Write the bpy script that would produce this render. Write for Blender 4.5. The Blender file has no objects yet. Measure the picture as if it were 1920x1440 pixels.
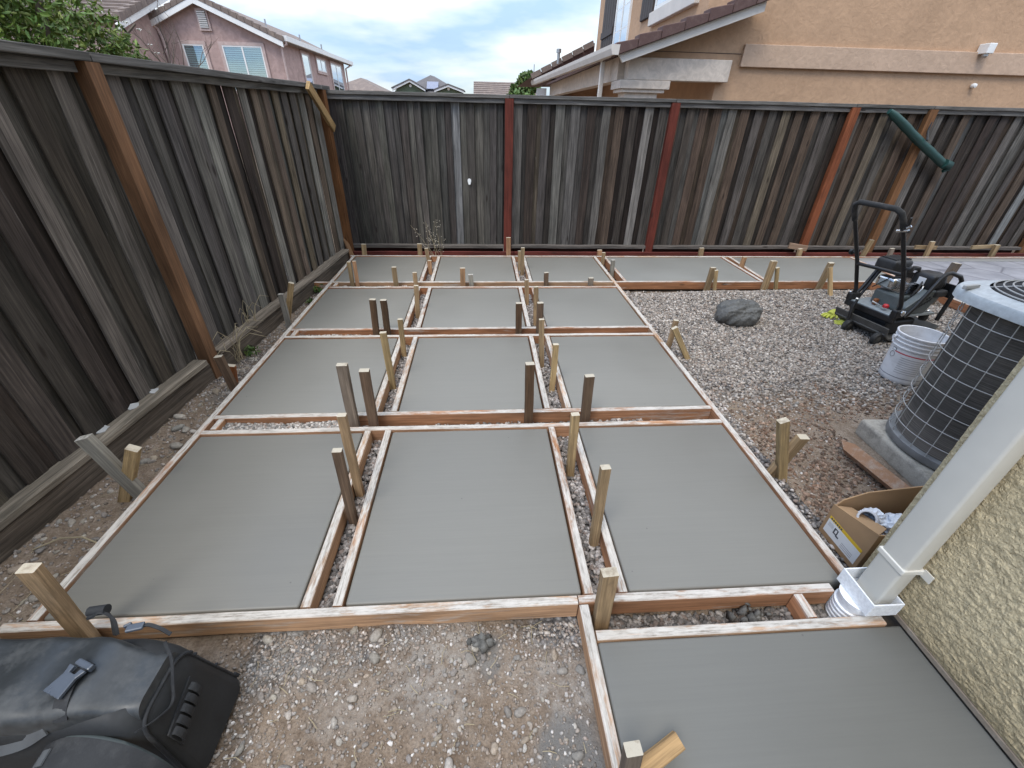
import bpy, bmesh, math, random
import numpy as np
from mathutils import Matrix, Vector

random.seed(7)
RNG = np.random.default_rng(11)
R = math.radians
SC = bpy.context.scene
COL = SC.collection

# ------------------------------------------------------------------ camera
cd = bpy.data.cameras.new('camera')
cam = bpy.data.objects.new('camera', cd)
COL.objects.link(cam)
cd.sensor_width = 36.0
cd.lens = 14.865
cd.clip_start = 0.02
cd.clip_end = 2000
_rt = Vector((0.998, -0.062, 0.020)).normalized()
_fw = Vector((0.063, 0.840, -0.539)).normalized()
_rt = (_rt - _fw * _rt.dot(_fw)).normalized()
_up = _rt.cross(_fw)
cam.matrix_world = Matrix(((_rt.x, _up.x, -_fw.x, 0), (_rt.y, _up.y, -_fw.y, 0),
                           (_rt.z, _up.z, -_fw.z, 1.6), (0, 0, 0, 1)))
SC.camera = cam

# ------------------------------------------------------------------ sky, sun, exposure
SUN_EL, SUN_ROT = R(58), R(215)
w = bpy.data.worlds.new('World')
SC.world = w
w.use_nodes = True
nt = w.node_tree
nt.nodes.clear()
def WN(t, **k):
    n = nt.nodes.new(t)
    for a, b in k.items():
        setattr(n, a, b)
    return n
out = WN('ShaderNodeOutputWorld')
sky = WN('ShaderNodeTexSky', sky_type='NISHITA')
sky.sun_disc = False
sky.sun_elevation = SUN_EL
sky.sun_rotation = SUN_ROT
sky.air_density = 1.0
sky.dust_density = 0.3
sky.ozone_density = 1.5
bg = WN('ShaderNodeBackground')
bg.inputs['Strength'].default_value = 0.12
tc = WN('ShaderNodeTexCoord')
sep = WN('ShaderNodeSeparateXYZ')
nt.links.new(tc.outputs['Generated'], sep.inputs[0])
mz = WN('ShaderNodeMath', operation='MAXIMUM'); mz.inputs[1].default_value = 0.0
nt.links.new(sep.outputs['Z'], mz.inputs[0])
az = WN('ShaderNodeMath', operation='ADD'); az.inputs[1].default_value = 0.16
nt.links.new(mz.outputs[0], az.inputs[0])
dx = WN('ShaderNodeMath', operation='DIVIDE'); dy = WN('ShaderNodeMath', operation='DIVIDE')
nt.links.new(sep.outputs['X'], dx.inputs[0]); nt.links.new(az.outputs[0], dx.inputs[1])
nt.links.new(sep.outputs['Y'], dy.inputs[0]); nt.links.new(az.outputs[0], dy.inputs[1])
cmb = WN('ShaderNodeCombineXYZ')
nt.links.new(dx.outputs[0], cmb.inputs[0]); nt.links.new(dy.outputs[0], cmb.inputs[1])
cmb.inputs[2].default_value = 5.2
nz = WN('ShaderNodeTexNoise'); nz.inputs['Scale'].default_value = 1.05
nz.inputs['Detail'].default_value = 7; nz.inputs['Roughness'].default_value = 0.55
nz.inputs['Distortion'].default_value = 0.35
nt.links.new(cmb.outputs[0], nz.inputs['Vector'])
rp = WN('ShaderNodeValToRGB')
rp.color_ramp.elements[0].position = 0.40; rp.color_ramp.elements[0].color = (0.45, 0.45, 0.45, 1)
rp.color_ramp.elements[1].position = 0.60; rp.color_ramp.elements[1].color = (0.97, 0.97, 0.97, 1)
nt.links.new(nz.outputs['Fac'], rp.inputs[0])
nz2 = WN('ShaderNodeTexNoise'); nz2.inputs['Scale'].default_value = 0.8
nz2.inputs['Detail'].default_value = 5
mp2 = WN('ShaderNodeMapping'); mp2.inputs['Location'].default_value = (4.1, 1.7, 0)
nt.links.new(cmb.outputs[0], mp2.inputs[0]); nt.links.new(mp2.outputs[0], nz2.inputs['Vector'])
rp2 = WN('ShaderNodeValToRGB')
rp2.color_ramp.elements[0].position = 0.43; rp2.color_ramp.elements[0].color = (3.3, 4.7, 7.2, 1)
rp2.color_ramp.elements[1].position = 0.64; rp2.color_ramp.elements[1].color = (8.4, 8.5, 8.4, 1)
nt.links.new(nz2.outputs['Fac'], rp2.inputs[0])
mx = WN('ShaderNodeMixRGB')
nt.links.new(rp.outputs[0], mx.inputs[0])
nt.links.new(sky.outputs[0], mx.inputs[1]); nt.links.new(rp2.outputs[0], mx.inputs[2])
# an overcast sky is about three times as bright overhead as at the horizon
zf = WN('ShaderNodeMath', operation='MULTIPLY_ADD'); zf.inputs[1].default_value = 1.5; zf.inputs[2].default_value = 0.72
nt.links.new(mz.outputs[0], zf.inputs[0])
mul = WN('ShaderNodeMixRGB', blend_type='MULTIPLY'); mul.inputs[0].default_value = 1.0
nt.links.new(mx.outputs[0], mul.inputs[1]); nt.links.new(zf.outputs[0], mul.inputs[2])
nt.links.new(mul.outputs[0], bg.inputs['Color'])
nt.links.new(bg.outputs[0], out.inputs[0])

sd = bpy.data.lights.new('sun', 'SUN')
sd.energy = 1.4
sd.angle = R(22)
sd.color = (1.0, 0.95, 0.87)
sun = bpy.data.objects.new('sun', sd)
COL.objects.link(sun)
sun.rotation_euler = (R(90) - SUN_EL, 0, -SUN_ROT + math.pi)
sun.location = (0, 0, 30)
SC.view_settings.view_transform = 'Standard'
SC.view_settings.look = 'None'
SC.view_settings.gamma = 1
SC.view_settings.exposure = 0.62
SC.view_settings.use_curve_mapping = False

# ================================================================== helpers
PM = {}          # world matrix of every object that parents something

def place(o, M, parent=None):
    if parent is not None:
        o.parent = parent
        o.matrix_basis = PM[parent.name].inverted() @ M
    else:
        o.matrix_basis = M
    PM[o.name] = M.copy()

def tag(o, label=None, cat=None, group=None, kind=None):
    if label: o['label'] = label
    if cat: o['category'] = cat
    if group: o['group'] = group
    if kind: o['kind'] = kind
    return o

def thing(name, label, cat, loc=(0, 0, 0), rz=0.0, group=None):
    o = bpy.data.objects.new(name, None)
    COL.objects.link(o)
    o.empty_display_size = 0.1
    place(o, Matrix.Translation(loc) @ Matrix.Rotation(rz, 4, 'Z'))
    return tag(o, label, cat, group)

def link_mesh(name, me, mat, parent=None, M=None, color=None):
    o = bpy.data.objects.new(name, me)
    COL.objects.link(o)
    if mat is not None and len(me.materials) == 0:
        me.materials.append(mat)
    place(o, M if M is not None else Matrix.Identity(4), parent)
    if color is not None:
        o.color = (color[0], color[1], color[2], 1)
    return o

class MB:
    """collects simple solids; build() links them as one mesh object"""
    def __init__(s):
        s.v, s.f = [], []
    def add(s, vs, fs):
        b = len(s.v)
        s.v += [tuple(v) for v in vs]
        s.f += [tuple(i + b for i in f) for f in fs]
        return s
    def box(s, c, d, M=None, rz=0):
        x, y, z = d[0] / 2, d[1] / 2, d[2] / 2
        vs = [Vector(p) for p in ((-x, -y, -z), (x, -y, -z), (x, y, -z), (-x, y, -z),
                                  (-x, -y, z), (x, -y, z), (x, y, z), (-x, y, z))]
        T = Matrix.Translation(c) @ (M.to_4x4() if M is not None else Matrix.Rotation(rz, 4, 'Z'))
        return s.add([T @ v for v in vs], [(0, 3, 2, 1), (4, 5, 6, 7), (0, 1, 5, 4), (1, 2, 6, 5), (2, 3, 7, 6), (3, 0, 4, 7)])
    def bb(s, a, b):
        return s.box([(a[i] + b[i]) / 2 for i in range(3)], [abs(b[i] - a[i]) for i in range(3)])
    def bar(s, a, b, wd, t, up=(0, 0, 1)):
        a, b = Vector(a), Vector(b)
        z = (b - a); L = z.length; z = z.normalized()
        u = Vector(up)
        if abs(z.dot(u)) > 0.98: u = Vector((1, 0, 0))
        x = u.cross(z).normalized(); y = z.cross(x)
        M = Matrix((x, y, z)).transposed()
        return s.box((a + b) / 2, (wd, t, L), M)
    def prism(s, poly, ax, lo, hi):
        """poly: 2D points; ax: axis of extrusion (0,1,2)"""
        n = len(poly)
        def mk(p, h):
            q = [0, 0, 0]
            o = [i for i in range(3) if i != ax]
            q[o[0]], q[o[1]], q[ax] = p[0], p[1], h
            return q
        vs = [mk(p, lo) for p in poly] + [mk(p, hi) for p in poly]
        fs = [tuple(range(n - 1, -1, -1)), tuple(range(n, 2 * n))]
        fs += [(i, (i + 1) % n, n + (i + 1) % n, n + i) for i in range(n)]
        return s.add(vs, fs)
    def quadslab(s, q, t):
        """q: four 3D corners, thickness t along -normal"""
        q = [Vector(p) for p in q]
        n = (q[1] - q[0]).cross(q[3] - q[0]).normalized()
        vs = q + [p - n * t for p in q]
        return s.add(vs, [(0, 1, 2, 3), (7, 6, 5, 4), (0, 4, 5, 1), (1, 5, 6, 2), (2, 6, 7, 3), (3, 7, 4, 0)])
    def tube(s, pts, r, n=8, cap=True, closed=False):
        pts = [Vector(p) for p in pts]
        m = len(pts)
        rr = r if isinstance(r, (list, tuple)) else [r] * m
        rings = []
        pu = None
        for i, p in enumerate(pts):
            if closed:
                d = pts[(i + 1) % m] - pts[i - 1]
            else:
                d = pts[min(i + 1, m - 1)] - pts[max(i - 1, 0)]
            d = d.normalized()
            if pu is None:
                u = Vector((0, 0, 1)) if abs(d.z) < 0.9 else Vector((1, 0, 0))
            else:
                u = pu
            u = (u - d * u.dot(d)).normalized(); pu = u
            v = d.cross(u)
            rings.append([p + (u * math.cos(2 * math.pi * k / n) + v * math.sin(2 * math.pi * k / n)) * rr[i] for k in range(n)])
        vs = [q for rg in rings for q in rg]
        fs = []
        for i in range(m if closed else m - 1):
            j = (i + 1) % m
            for k in range(n):
                fs.append((i * n + k, i * n + (k + 1) % n, j * n + (k + 1) % n, j * n + k))
        if cap and not closed:
            fs.append(tuple(range(n - 1, -1, -1)))
            fs.append(tuple((m - 1) * n + k for k in range(n)))
        return s.add(vs, fs)
    def lathe(s, prof, c=(0, 0, 0), n=32, M=None, cap=True):
        vs, fs = [], []
        T = Matrix.Translation(c) @ (M.to_4x4() if M is not None else Matrix.Identity(4))
        for (r, z) in prof:
            for k in range(n):
                a = 2 * math.pi * k / n
                vs.append(T @ Vector((r * math.cos(a), r * math.sin(a), z)))
        m = len(prof)
        for i in range(m - 1):
            for k in range(n):
                fs.append((i * n + k, i * n + (k + 1) % n, (i + 1) * n + (k + 1) % n, (i + 1) * n + k))
        if cap:
            fs.append(tuple(range(n - 1, -1, -1)))
            fs.append(tuple((m - 1) * n + k for k in range(n)))
        return s.add(vs, fs)
    def build(s, name, mat, parent=None, bevel=0, seg=2, smooth=None, color=None, local=False, kind=None, origin=None):
        me = bpy.data.meshes.new(name)
        vs = s.v
        PMx = PM[parent.name] if parent is not None else Matrix.Identity(4)
        if origin is None:
            if parent is not None and not local:
                I = PMx.inverted(); vs = [I @ Vector(v) for v in vs]
            M = PMx
        else:
            O = Vector(origin); vs = [Vector(v) - O for v in vs]
            M = (PMx @ Matrix.Translation(O)) if local else Matrix.Translation(O)
        me.from_pydata([tuple(v) for v in vs], [], s.f)
        if bevel:
            bm = bmesh.new(); bm.from_mesh(me)
            ed = [e for e in bm.edges if len(e.link_faces) == 2 and e.calc_face_angle(0) > 0.5]
            bmesh.ops.bevel(bm, geom=ed, offset=bevel, segments=seg, profile=0.5, affect='EDGES', clamp_overlap=True)
            bm.to_mesh(me); bm.free()
        me.update()
        if smooth:
            for p in me.polygons: p.use_smooth = True
            me.set_sharp_from_angle(angle=R(smooth))
        o = link_mesh(name, me, mat, parent, M, color)
        if kind: o['kind'] = kind
        return o

# ---------------------------------------------------------------- material helper
class NB:
    def __init__(s, name):
        s.m = bpy.data.materials.new(name)
        s.m.use_nodes = True
        s.t = s.m.node_tree
        s.b = s.t.nodes['Principled BSDF']
    def n(s, t, ins=None, **k):
        nd = s.t.nodes.new(t)
        for a, b in k.items(): setattr(nd, a, b)
        if ins:
            for a, b in ins.items(): s.set(nd.inputs[a], b)
        return nd
    def set(s, sock, v):
        if isinstance(v, bpy.types.NodeSocket): s.t.links.new(v, sock)
        elif isinstance(v, bpy.types.Node): s.t.links.new(v.outputs[0], sock)
        else: sock.default_value = v
    def coord(s, kind='Object', scale=(1, 1, 1), rand=False):
        tc = s.n('ShaderNodeTexCoord').outputs[kind]
        if rand:
            oi = s.n('ShaderNodeObjectInfo').outputs['Random']
            ml = s.n('ShaderNodeMath', {0: oi, 1: 37.0}, operation='MULTIPLY')
            cb = s.n('ShaderNodeCombineXYZ', {0: ml, 1: ml, 2: ml})
            tc = s.n('ShaderNodeVectorMath', {0: tc, 1: cb}, operation='ADD').outputs[0]
        mp = s.n('ShaderNodeMapping', {'Vector': tc, 'Scale': scale})
        return mp.outputs[0]
    def noise(s, vec, scale=5, detail=4, rough=0.55, dist=0.0):
        return s.n('ShaderNodeTexNoise', {'Vector': vec, 'Scale': scale, 'Detail': detail, 'Roughness': rough, 'Distortion': dist}).outputs['Fac']
    def voro(s, vec, scale=5, feature='F1', out='Distance', rnd=1.0):
        nd = s.n('ShaderNodeTexVoronoi', {'Vector': vec, 'Scale': scale, 'Randomness': rnd}, feature=feature)
        return nd.outputs[out]
    def ramp(s, fac, stops):
        nd = s.n('ShaderNodeValToRGB', {0: fac})
        e = nd.color_ramp.elements
        while len(e) < len(stops): e.new(0.5)
        for i, (p, c) in enumerate(stops):
            e[i].position = p
            if not isinstance(c, (tuple, list)): c = (c, c, c)
            e[i].color = (c[0], c[1], c[2], 1)
        return nd.outputs[0]
    def mix(s, fac, a, b, mode='MIX'):
        nd = s.n('ShaderNodeMixRGB', blend_type=mode)
        for i, v in ((0, fac), (1, a), (2, b)):
            if i and isinstance(v, (tuple, list)) and len(v) == 3: v = (*v, 1)
            s.set(nd.inputs[i], v)
        return nd.outputs[0]
    def math(s, op, a, b=0.0):
        return s.n('ShaderNodeMath', {0: a, 1: b}, operation=op).outputs[0]
    def fin(s, color=None, rough=None, bump=None, bstr=0.4, bdist=0.01, metal=None, spec=None):
        if color is not None:
            if isinstance(color, (tuple, list)): color = (*color[:3], 1)
            s.set(s.b.inputs['Base Color'], color)
        if rough is not None: s.set(s.b.inputs['Roughness'], rough)
        if metal is not None: s.set(s.b.inputs['Metallic'], metal)
        if spec is not None: s.set(s.b.inputs['Specular IOR Level'], spec)
        if bump is not None:
            bp = s.n('ShaderNodeBump', {'Height': bump, 'Strength': bstr, 'Distance': bdist})
            s.set(s.b.inputs['Normal'], bp.outputs[0])
        return s.m
    def objcol(s):
        return s.n('ShaderNodeObjectInfo').outputs['Color']

def wood_mat(name, contrast=0.55, rough=0.85, fleck=0.0, smear=False, cut=False):
    """grain along local Z; colour from the object's own colour"""
    b = NB(name)
    v = b.coord('Object', (26, 26, 1.1), rand=True)
    g1 = b.noise(v, 2.2, 6, 0.65, 0.6)
    v2 = b.coord('Object', (120, 120, 3.0), rand=True)
    g2 = b.noise(v2, 1.6, 4, 0.6)
    v3 = b.coord('Object', (6, 6, 1.6), rand=True)
    big = b.noise(v3, 1.3, 4, 0.6)
    k = b.ramp(g1, [(0.30, 1 - contrast), (0.52, 1.0), (0.72, 1 + contrast)])
    k2 = b.ramp(g2, [(0.3, 0.72), (0.7, 1.25)])
    k3 = b.ramp(big, [(0.3, 0.62), (0.7, 1.35)])
    c = b.mix(1.0, b.objcol(), k, 'MULTIPLY')
    c = b.mix(0.8, c, k2, 'MULTIPLY')
    c = b.mix(0.8, c, k3, 'MULTIPLY')
    # knots
    vk = b.coord('Object', (7, 7, 2.2), rand=True)
    kd = b.voro(vk, 1.0)
    kn = b.ramp(kd, [(0.05, 1.0), (0.12, 0.0)])
    c = b.mix(b.math('MULTIPLY', kn, 0.75), c, (0.018, 0.012, 0.009))
    # tight dark checks
    vc = b.coord('Object', (300, 300, 2.2), rand=True)
    ck = b.ramp(b.noise(vc, 1.0, 3, 0.5), [(0.27, 1.0), (0.34, 0.0)])
    c = b.mix(b.math('MULTIPLY', ck, 0.6), c, (0.012, 0.010, 0.009))
    h = b.math('ADD', b.math('MULTIPLY', g1, 0.5), b.math('MULTIPLY', g2, 0.5))
    if fleck:
        vf = b.coord('Object', (14, 14, 1.0), rand=True)
        fl = b.ramp(b.noise(vf, 2.6, 7, 0.75, 1.0), [(0.64, 0.0), (0.74, 1.0)])
        c = b.mix(b.math('MULTIPLY', fl, fleck), c, (0.26, 0.25, 0.235))
    if cut:
        oz = b.n('ShaderNodeSeparateXYZ', {0: b.n('ShaderNodeTexCoord').outputs['Normal']}).outputs['Z']
        c = b.mix(b.ramp(oz, [(0.6, 0.0), (0.8, 0.85)]), c, (0.47, 0.425, 0.34))
        vb = b.coord('Object', (12, 12, 3.0), rand=True)
        c = b.mix(b.ramp(b.noise(vb, 1.4, 6, 0.7), [(0.55, 0.0), (0.70, 0.6)]), c, (0.15, 0.105, 0.065))
    if smear:
        # cement paste dried on the upper edge and splashed on the sides
        geo = b.n('ShaderNodeNewGeometry')
        sz = b.n('ShaderNodeSeparateXYZ', {0: geo.outputs['True Normal']}).outputs['Z']
        top = b.ramp(sz, [(0.55, 0.0), (0.75, 1.0)])
        vs = b.coord('Object', (9, 9, 1.4), rand=True)
        n1 = b.noise(vs, 1.3, 8, 0.66, 0.4)
        vs2 = b.coord('Object', (60, 60, 14), rand=True)
        n2 = b.noise(vs2, 1.2, 5, 0.7)
        m1 = b.ramp(b.math('ADD', b.math('MULTIPLY', n1, 0.75), b.math('MULTIPLY', n2, 0.25)), [(0.39, 0.0), (0.50, 0.93)])
        cem = b.ramp(b.math('ADD', b.math('MULTIPLY', n2, 0.6), b.math('MULTIPLY', g2, 0.4)), [(0.36, (0.20, 0.18, 0.155)), (0.50, (0.455, 0.43, 0.39)), (0.66, (0.58, 0.555, 0.51))])
        ms = b.ramp(n1, [(0.58, 0.0), (0.68, 0.7)])
        f = b.math('ADD', b.math('MULTIPLY', top, m1), b.math('MULTIPLY', b.math('SUBTRACT', 1.0, top), ms))
        c = b.mix(f, c, cem)
        h = b.math('ADD', h, b.math('MULTIPLY', n2, 0.5))
    return b.fin(c, rough, h, 0.45, 0.004, spec=0.25)

M_WEATHER = wood_mat('weathered_wood', 0.62, 0.9, fleck=0.6)
M_STAIN = wood_mat('stained_wood', 0.35, 0.75, fleck=0.08)
M_LUMBER = wood_mat('fresh_lumber', 0.30, 0.75)
M_STAKE = wood_mat('stake_wood', 0.38, 0.8, cut=True)
M_FORM = wood_mat('cement_smeared_lumber', 0.35, 0.8, smear=True)

def plain(name, col, rough=0.5, metal=0.0, var=0.15, vscale=8.0, bump=0.0, bscale=60.0, spec=0.5):
    b = NB(name)
    v = b.coord('Object', (1, 1, 1), rand=True)
    n1 = b.noise(v, vscale, 6, 0.6)
    k = b.ramp(n1, [(0.3, 1 - var), (0.7, 1 + var)])
    c = b.mix(1.0, (*col, 1), k, 'MULTIPLY')
    bp = b.noise(v, bscale, 4, 0.6) if bump else None
    rr = b.ramp(n1, [(0.3, max(0.02, rough - 0.08)), (0.7, min(1, rough + 0.08))])
    return b.fin(c, rr, bp, bump, 0.004, metal, spec)

def dusty(name, col, dust=(0.30, 0.28, 0.26), amt=0.5, rough=0.6, metal=0.0, scale=6):
    b = NB(name)
    v = b.coord('Object', (1, 1, 1), rand=True)
    n1 = b.noise(v, scale, 8, 0.68)
    n2 = b.noise(v, scale * 12, 4, 0.6)
    f = b.ramp(n1, [(0.48, 0.0), (0.75, amt)])
    c = b.mix(f, (*col, 1), (*dust, 1))
    c = b.mix(0.35, c, b.ramp(n2, [(0.3, 0.6), (0.7, 1.4)]), 'MULTIPLY')
    rr = b.ramp(n1, [(0.45, rough), (0.75, 0.9)])
    return b.fin(c, rr, n2, 0.15, 0.002, metal)

def stucco(name, col, scale=26, bstr=0.7, bdist=0.02, var=0.16, dirt=None, mid_f=0.6):
    b = NB(name)
    v = b.coord('Object', (1, 1, 1))
    big = b.noise(v, 1.1, 6, 0.62)
    mid = b.noise(v, scale * 0.55, 5, 0.6, 1.2)
    vo = b.voro(v, scale, 'SMOOTH_F1')
    k = b.ramp(big, [(0.3, 1 - var), (0.7, 1 + var)])
    c = b.mix(1.0, (*col, 1), k, 'MULTIPLY')
    c = b.mix(mid_f, c, b.ramp(mid, [(0.35, 0.78), (0.65, 1.16)]), 'MULTIPLY')
    if dirt:
        geo = b.n('ShaderNodeNewGeometry')
        zz = b.n('ShaderNodeSeparateXYZ', {0: geo.outputs['Position']}).outputs['Z']
        zz = b.math('ADD', zz, b.math('MULTIPLY', b.noise(v, 5, 5, 0.6), 0.3))
        f = b.ramp(zz, [(0.10, 0.75), (0.45, 0.0)])
        c = b.mix(f, c, (*dirt, 1))
    h = b.math('ADD', b.math('MULTIPLY', mid, 0.9), b.math('MULTIPLY', vo, 0.45))
    return b.fin(c, 0.92, h, bstr, bdist, spec=0.2)

# wet, freshly broomed concrete
def concrete_mat():
    b = NB('fresh_concrete')
    oi = b.n('ShaderNodeObjectInfo')
    v = b.coord('Object', (1, 1, 1), rand=True)
    streak = b.noise(b.coord('Object', (3.0, 150, 1), rand=True), 1.0, 4, 0.6)
    streak2 = b.noise(b.coord('Object', (1.3, 40, 1), rand=True), 1.0, 4, 0.6)
    big = b.noise(v, 1.4, 5, 0.55)
    pit = b.voro(v, 26.0)
    c = b.mix(1.0, oi.outputs['Color'], b.ramp(big, [(0.3, 0.95), (0.7, 1.045)]), 'MULTIPLY')
    c = b.mix(0.9, c, b.ramp(streak2, [(0.3, 0.982), (0.7, 1.015)]), 'MULTIPLY')
    c = b.mix(0.7, c, b.ramp(streak, [(0.3, 0.955), (0.7, 1.04)]), 'MULTIPLY')
    ps = b.voro(v, 7.0)
    c = b.mix(b.ramp(ps, [(0.018, 0.7), (0.03, 0.0)]), c, (0.07, 0.066, 0.06))
    rr = b.ramp(big, [(0.3, 0.42), (0.7, 0.58)])
    h = b.math('ADD', b.math('MULTIPLY', streak, 0.6), b.math('MULTIPLY', streak2, 0.6))
    return b.fin(c, rr, h, 0.10, 0.004, spec=0.45)
M_CONC = concrete_mat()

def attr_mat(name, rough=0.9, bump=0.3, bscale=70, var=0.35, spec=0.25):
    b = NB(name)
    a = b.n('ShaderNodeAttribute', attribute_name='tint').outputs['Color']
    v = b.coord('Object', (1, 1, 1))
    n1 = b.noise(v, bscale, 4, 0.6)
    c = b.mix(1.0, a, b.ramp(n1, [(0.3, 1 - var), (0.7, 1 + var)]), 'MULTIPLY')
    return b.fin(c, rough, n1, bump, 0.004, spec=spec)
M_STONES = attr_mat('loose_stone')

def ground_mat():
    b = NB('dirt_and_gravel')
    a = b.n('ShaderNodeAttribute', attribute_name='mask').outputs['Color']
    sp = b.n('ShaderNodeSeparateColor', {0: a})
    grav, wet = sp.outputs[0], sp.outputs[1]
    v = b.coord('Object', (1, 1, 1))
    n1 = b.noise(v, 2.2, 8, 0.65)
    n2 = b.noise(v, 22, 6, 0.65)
    n3 = b.noise(v, 120, 4, 0.6)
    vo = b.n('ShaderNodeTexVoronoi', {'Vector': v, 'Scale': 46.0})
    dirt = b.ramp(b.math('ADD', b.math('MULTIPLY', n1, 0.5), b.math('MULTIPLY', n2, 0.5)),
                  [(0.33, (0.115, 0.080, 0.055)), (0.5, (0.205, 0.155, 0.114)), (0.68, (0.32, 0.262, 0.208))])
    dirt = b.mix(0.75, dirt, b.ramp(n3, [(0.3, 0.62), (0.7, 1.35)]), 'MULTIPLY')
    vcol = b.n('ShaderNodeSeparateColor', {0: vo.outputs['Color']}).outputs[0]
    gr = b.ramp(vcol, [(0.0, (0.10, 0.092, 0.088)), (0.5, (0.24, 0.22, 0.21)), (1.0, (0.42, 0.395, 0.38))])
    gr = b.mix(1.0, gr, b.ramp(vo.outputs['Distance'], [(0.15, 1.05), (0.6, 0.35)]), 'MULTIPLY')
    gf = b.ramp(b.math('ADD', grav, b.math('MULTIPLY', b.math('SUBTRACT', n2, 0.5), 0.8)), [(0.35, 0.0), (0.6, 1.0)])
    c = b.mix(gf, dirt, gr)
    c = b.mix(b.math('MULTIPLY', sp.outputs[2], b.ramp(n2, [(0.35, 0.1), (0.6, 0.9)])), c, (0.32, 0.305, 0.28))
    c = b.mix(wet, c, (0.15, 0.148, 0.142))
    h = b.math('ADD', b.math('MULTIPLY', n2, 0.8), b.math('ADD', b.math('MULTIPLY', n3, 0.4), b.math('MULTIPLY', b.math('SUBTRACT', 1.0, vo.outputs['Distance']), b.math('MULTIPLY', gf, 0.9))))
    return b.fin(c, 0.95, h, 0.8, 0.02, spec=0.15)
M_GROUND = ground_mat()

def glass_mat(name, tint=(0.75, 0.85, 0.88), refl=0.5):
    b = NB(name)
    t = b.t
    b.t.nodes.remove(b.b)
    o = [n for n in t.nodes if n.type == 'OUTPUT_MATERIAL'][0]
    tr = b.n('ShaderNodeBsdfTransparent', {'Color': (*tint, 1)})
    gl = b.n('ShaderNodeBsdfGlossy', {'Color': (0.9, 0.95, 1, 1), 'Roughness': 0.02})
    ms = b.n('ShaderNodeMixShader', {0: refl, 1: tr, 2: gl})
    t.links.new(ms.outputs[0], o.inputs[0])
    return b.m
M_GLASS = glass_mat('window_glass', refl=0.22)
M_GLASSR = glass_mat('reflecting_glass', tint=(0.25, 0.32, 0.36), refl=0.75)

M_WHITE = plain('white_trim_paint', (0.74, 0.73, 0.70), 0.5, var=0.06, vscale=3)
M_CREAM = plain('cream_trim_paint', (0.60, 0.55, 0.49), 0.6, var=0.08, vscale=3)
M_DARKROOM = plain('dark_interior', (0.03, 0.03, 0.032), 0.9)
M_BLIND = plain('blind_slats', (0.44, 0.53, 0.48), 0.6, var=0.05)
M_SHUT = plain('dark_brown_shutter', (0.055, 0.043, 0.038), 0.7, var=0.2)

# ---------------------------------------------------------------- mesh data helpers
def np_mesh(name, verts, faces_flat, loop_tot, smooth=False):
    me = bpy.data.meshes.new(name)
    nv = len(verts)
    me.vertices.add(nv)
    me.vertices.foreach_set('co', np.asarray(verts, np.float32).ravel())
    ff = np.asarray(faces_flat, np.int32).ravel()
    lt = np.asarray(loop_tot, np.int32)
    me.loops.add(len(ff))
    me.loops.foreach_set('vertex_index', ff)
    me.polygons.add(len(lt))
    ls = np.zeros(len(lt), np.int32); ls[1:] = np.cumsum(lt)[:-1]
    me.polygons.foreach_set('loop_start', ls)
    try:
        me.polygons.foreach_set('loop_total', lt)
    except Exception:
        pass
    me.update(calc_edges=True)
    if smooth:
        me.polygons.foreach_set('use_smooth', np.ones(len(lt), bool))
    return me

def set_tint(me, cols, name='tint'):
    a = me.color_attributes.new(name, 'FLOAT_COLOR', 'POINT')
    c = np.ones((len(cols), 4), np.float32); c[:, :3] = cols
    a.data.foreach_set('color', c.ravel())

def ico(sub=1):
    bm = bmesh.new()
    bmesh.ops.create_icosphere(bm, subdivisions=sub, radius=1.0)
    v = np.array([x.co[:] for x in bm.verts]); f = np.array([[q.index for q in p.verts] for p in bm.faces])
    bm.free()
    return v, f
ICO_V, ICO_F = ico(1)
ICO2_V, ICO2_F = ico(2)

def rot_mats(n, rng):
    q = rng.normal(size=(n, 4)); q /= np.linalg.norm(q, axis=1)[:, None]
    a, b, c, d = q.T
    return np.stack([np.stack([a*a+b*b-c*c-d*d, 2*(b*c-a*d), 2*(b*d+a*c)], -1),
                     np.stack([2*(b*c+a*d), a*a-b*b+c*c-d*d, 2*(c*d-a*b)], -1),
                     np.stack([2*(b*d-a*c), 2*(c*d+a*b), a*a-b*b-c*c+d*d], -1)], 1)

def stone_cloud(name, pos, size, cols, rng, flat=0.62, angular=0.28):
    n = len(pos)
    V = np.repeat(ICO_V[None], n, 0)
    V = V * (1 + rng.uniform(-angular, angular, (n, len(ICO_V), 1)))
    V = V * np.stack([rng.uniform(0.75, 1.35, n), rng.uniform(0.65, 1.0, n), rng.uniform(flat - 0.15, flat + 0.15, n)], -1)[:, None, :]
    Rm = rot_mats(n, rng)
    # lie mostly flat: blend of a free rotation and a turn about z
    az = rng.uniform(0, 6.283, n)
    Rz = np.zeros((n, 3, 3)); Rz[:, 0, 0] = np.cos(az); Rz[:, 0, 1] = -np.sin(az); Rz[:, 1, 0] = np.sin(az); Rz[:, 1, 1] = np.cos(az); Rz[:, 2, 2] = 1
    pick = rng.random(n) < 0.45
    Rm[pick] = Rz[pick]
    V = np.einsum('nij,nvj->nvi', Rm, V) * size[:, None, None] + pos[:, None, :]
    F = ICO_F[None] + (np.arange(n) * len(ICO_V))[:, None, None]
    me = np_mesh(name, V.reshape(-1, 3), F, np.full(n * len(ICO_F), 3))
    set_tint(me, np.repeat(cols, len(ICO_V), 0))
    return me

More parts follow.
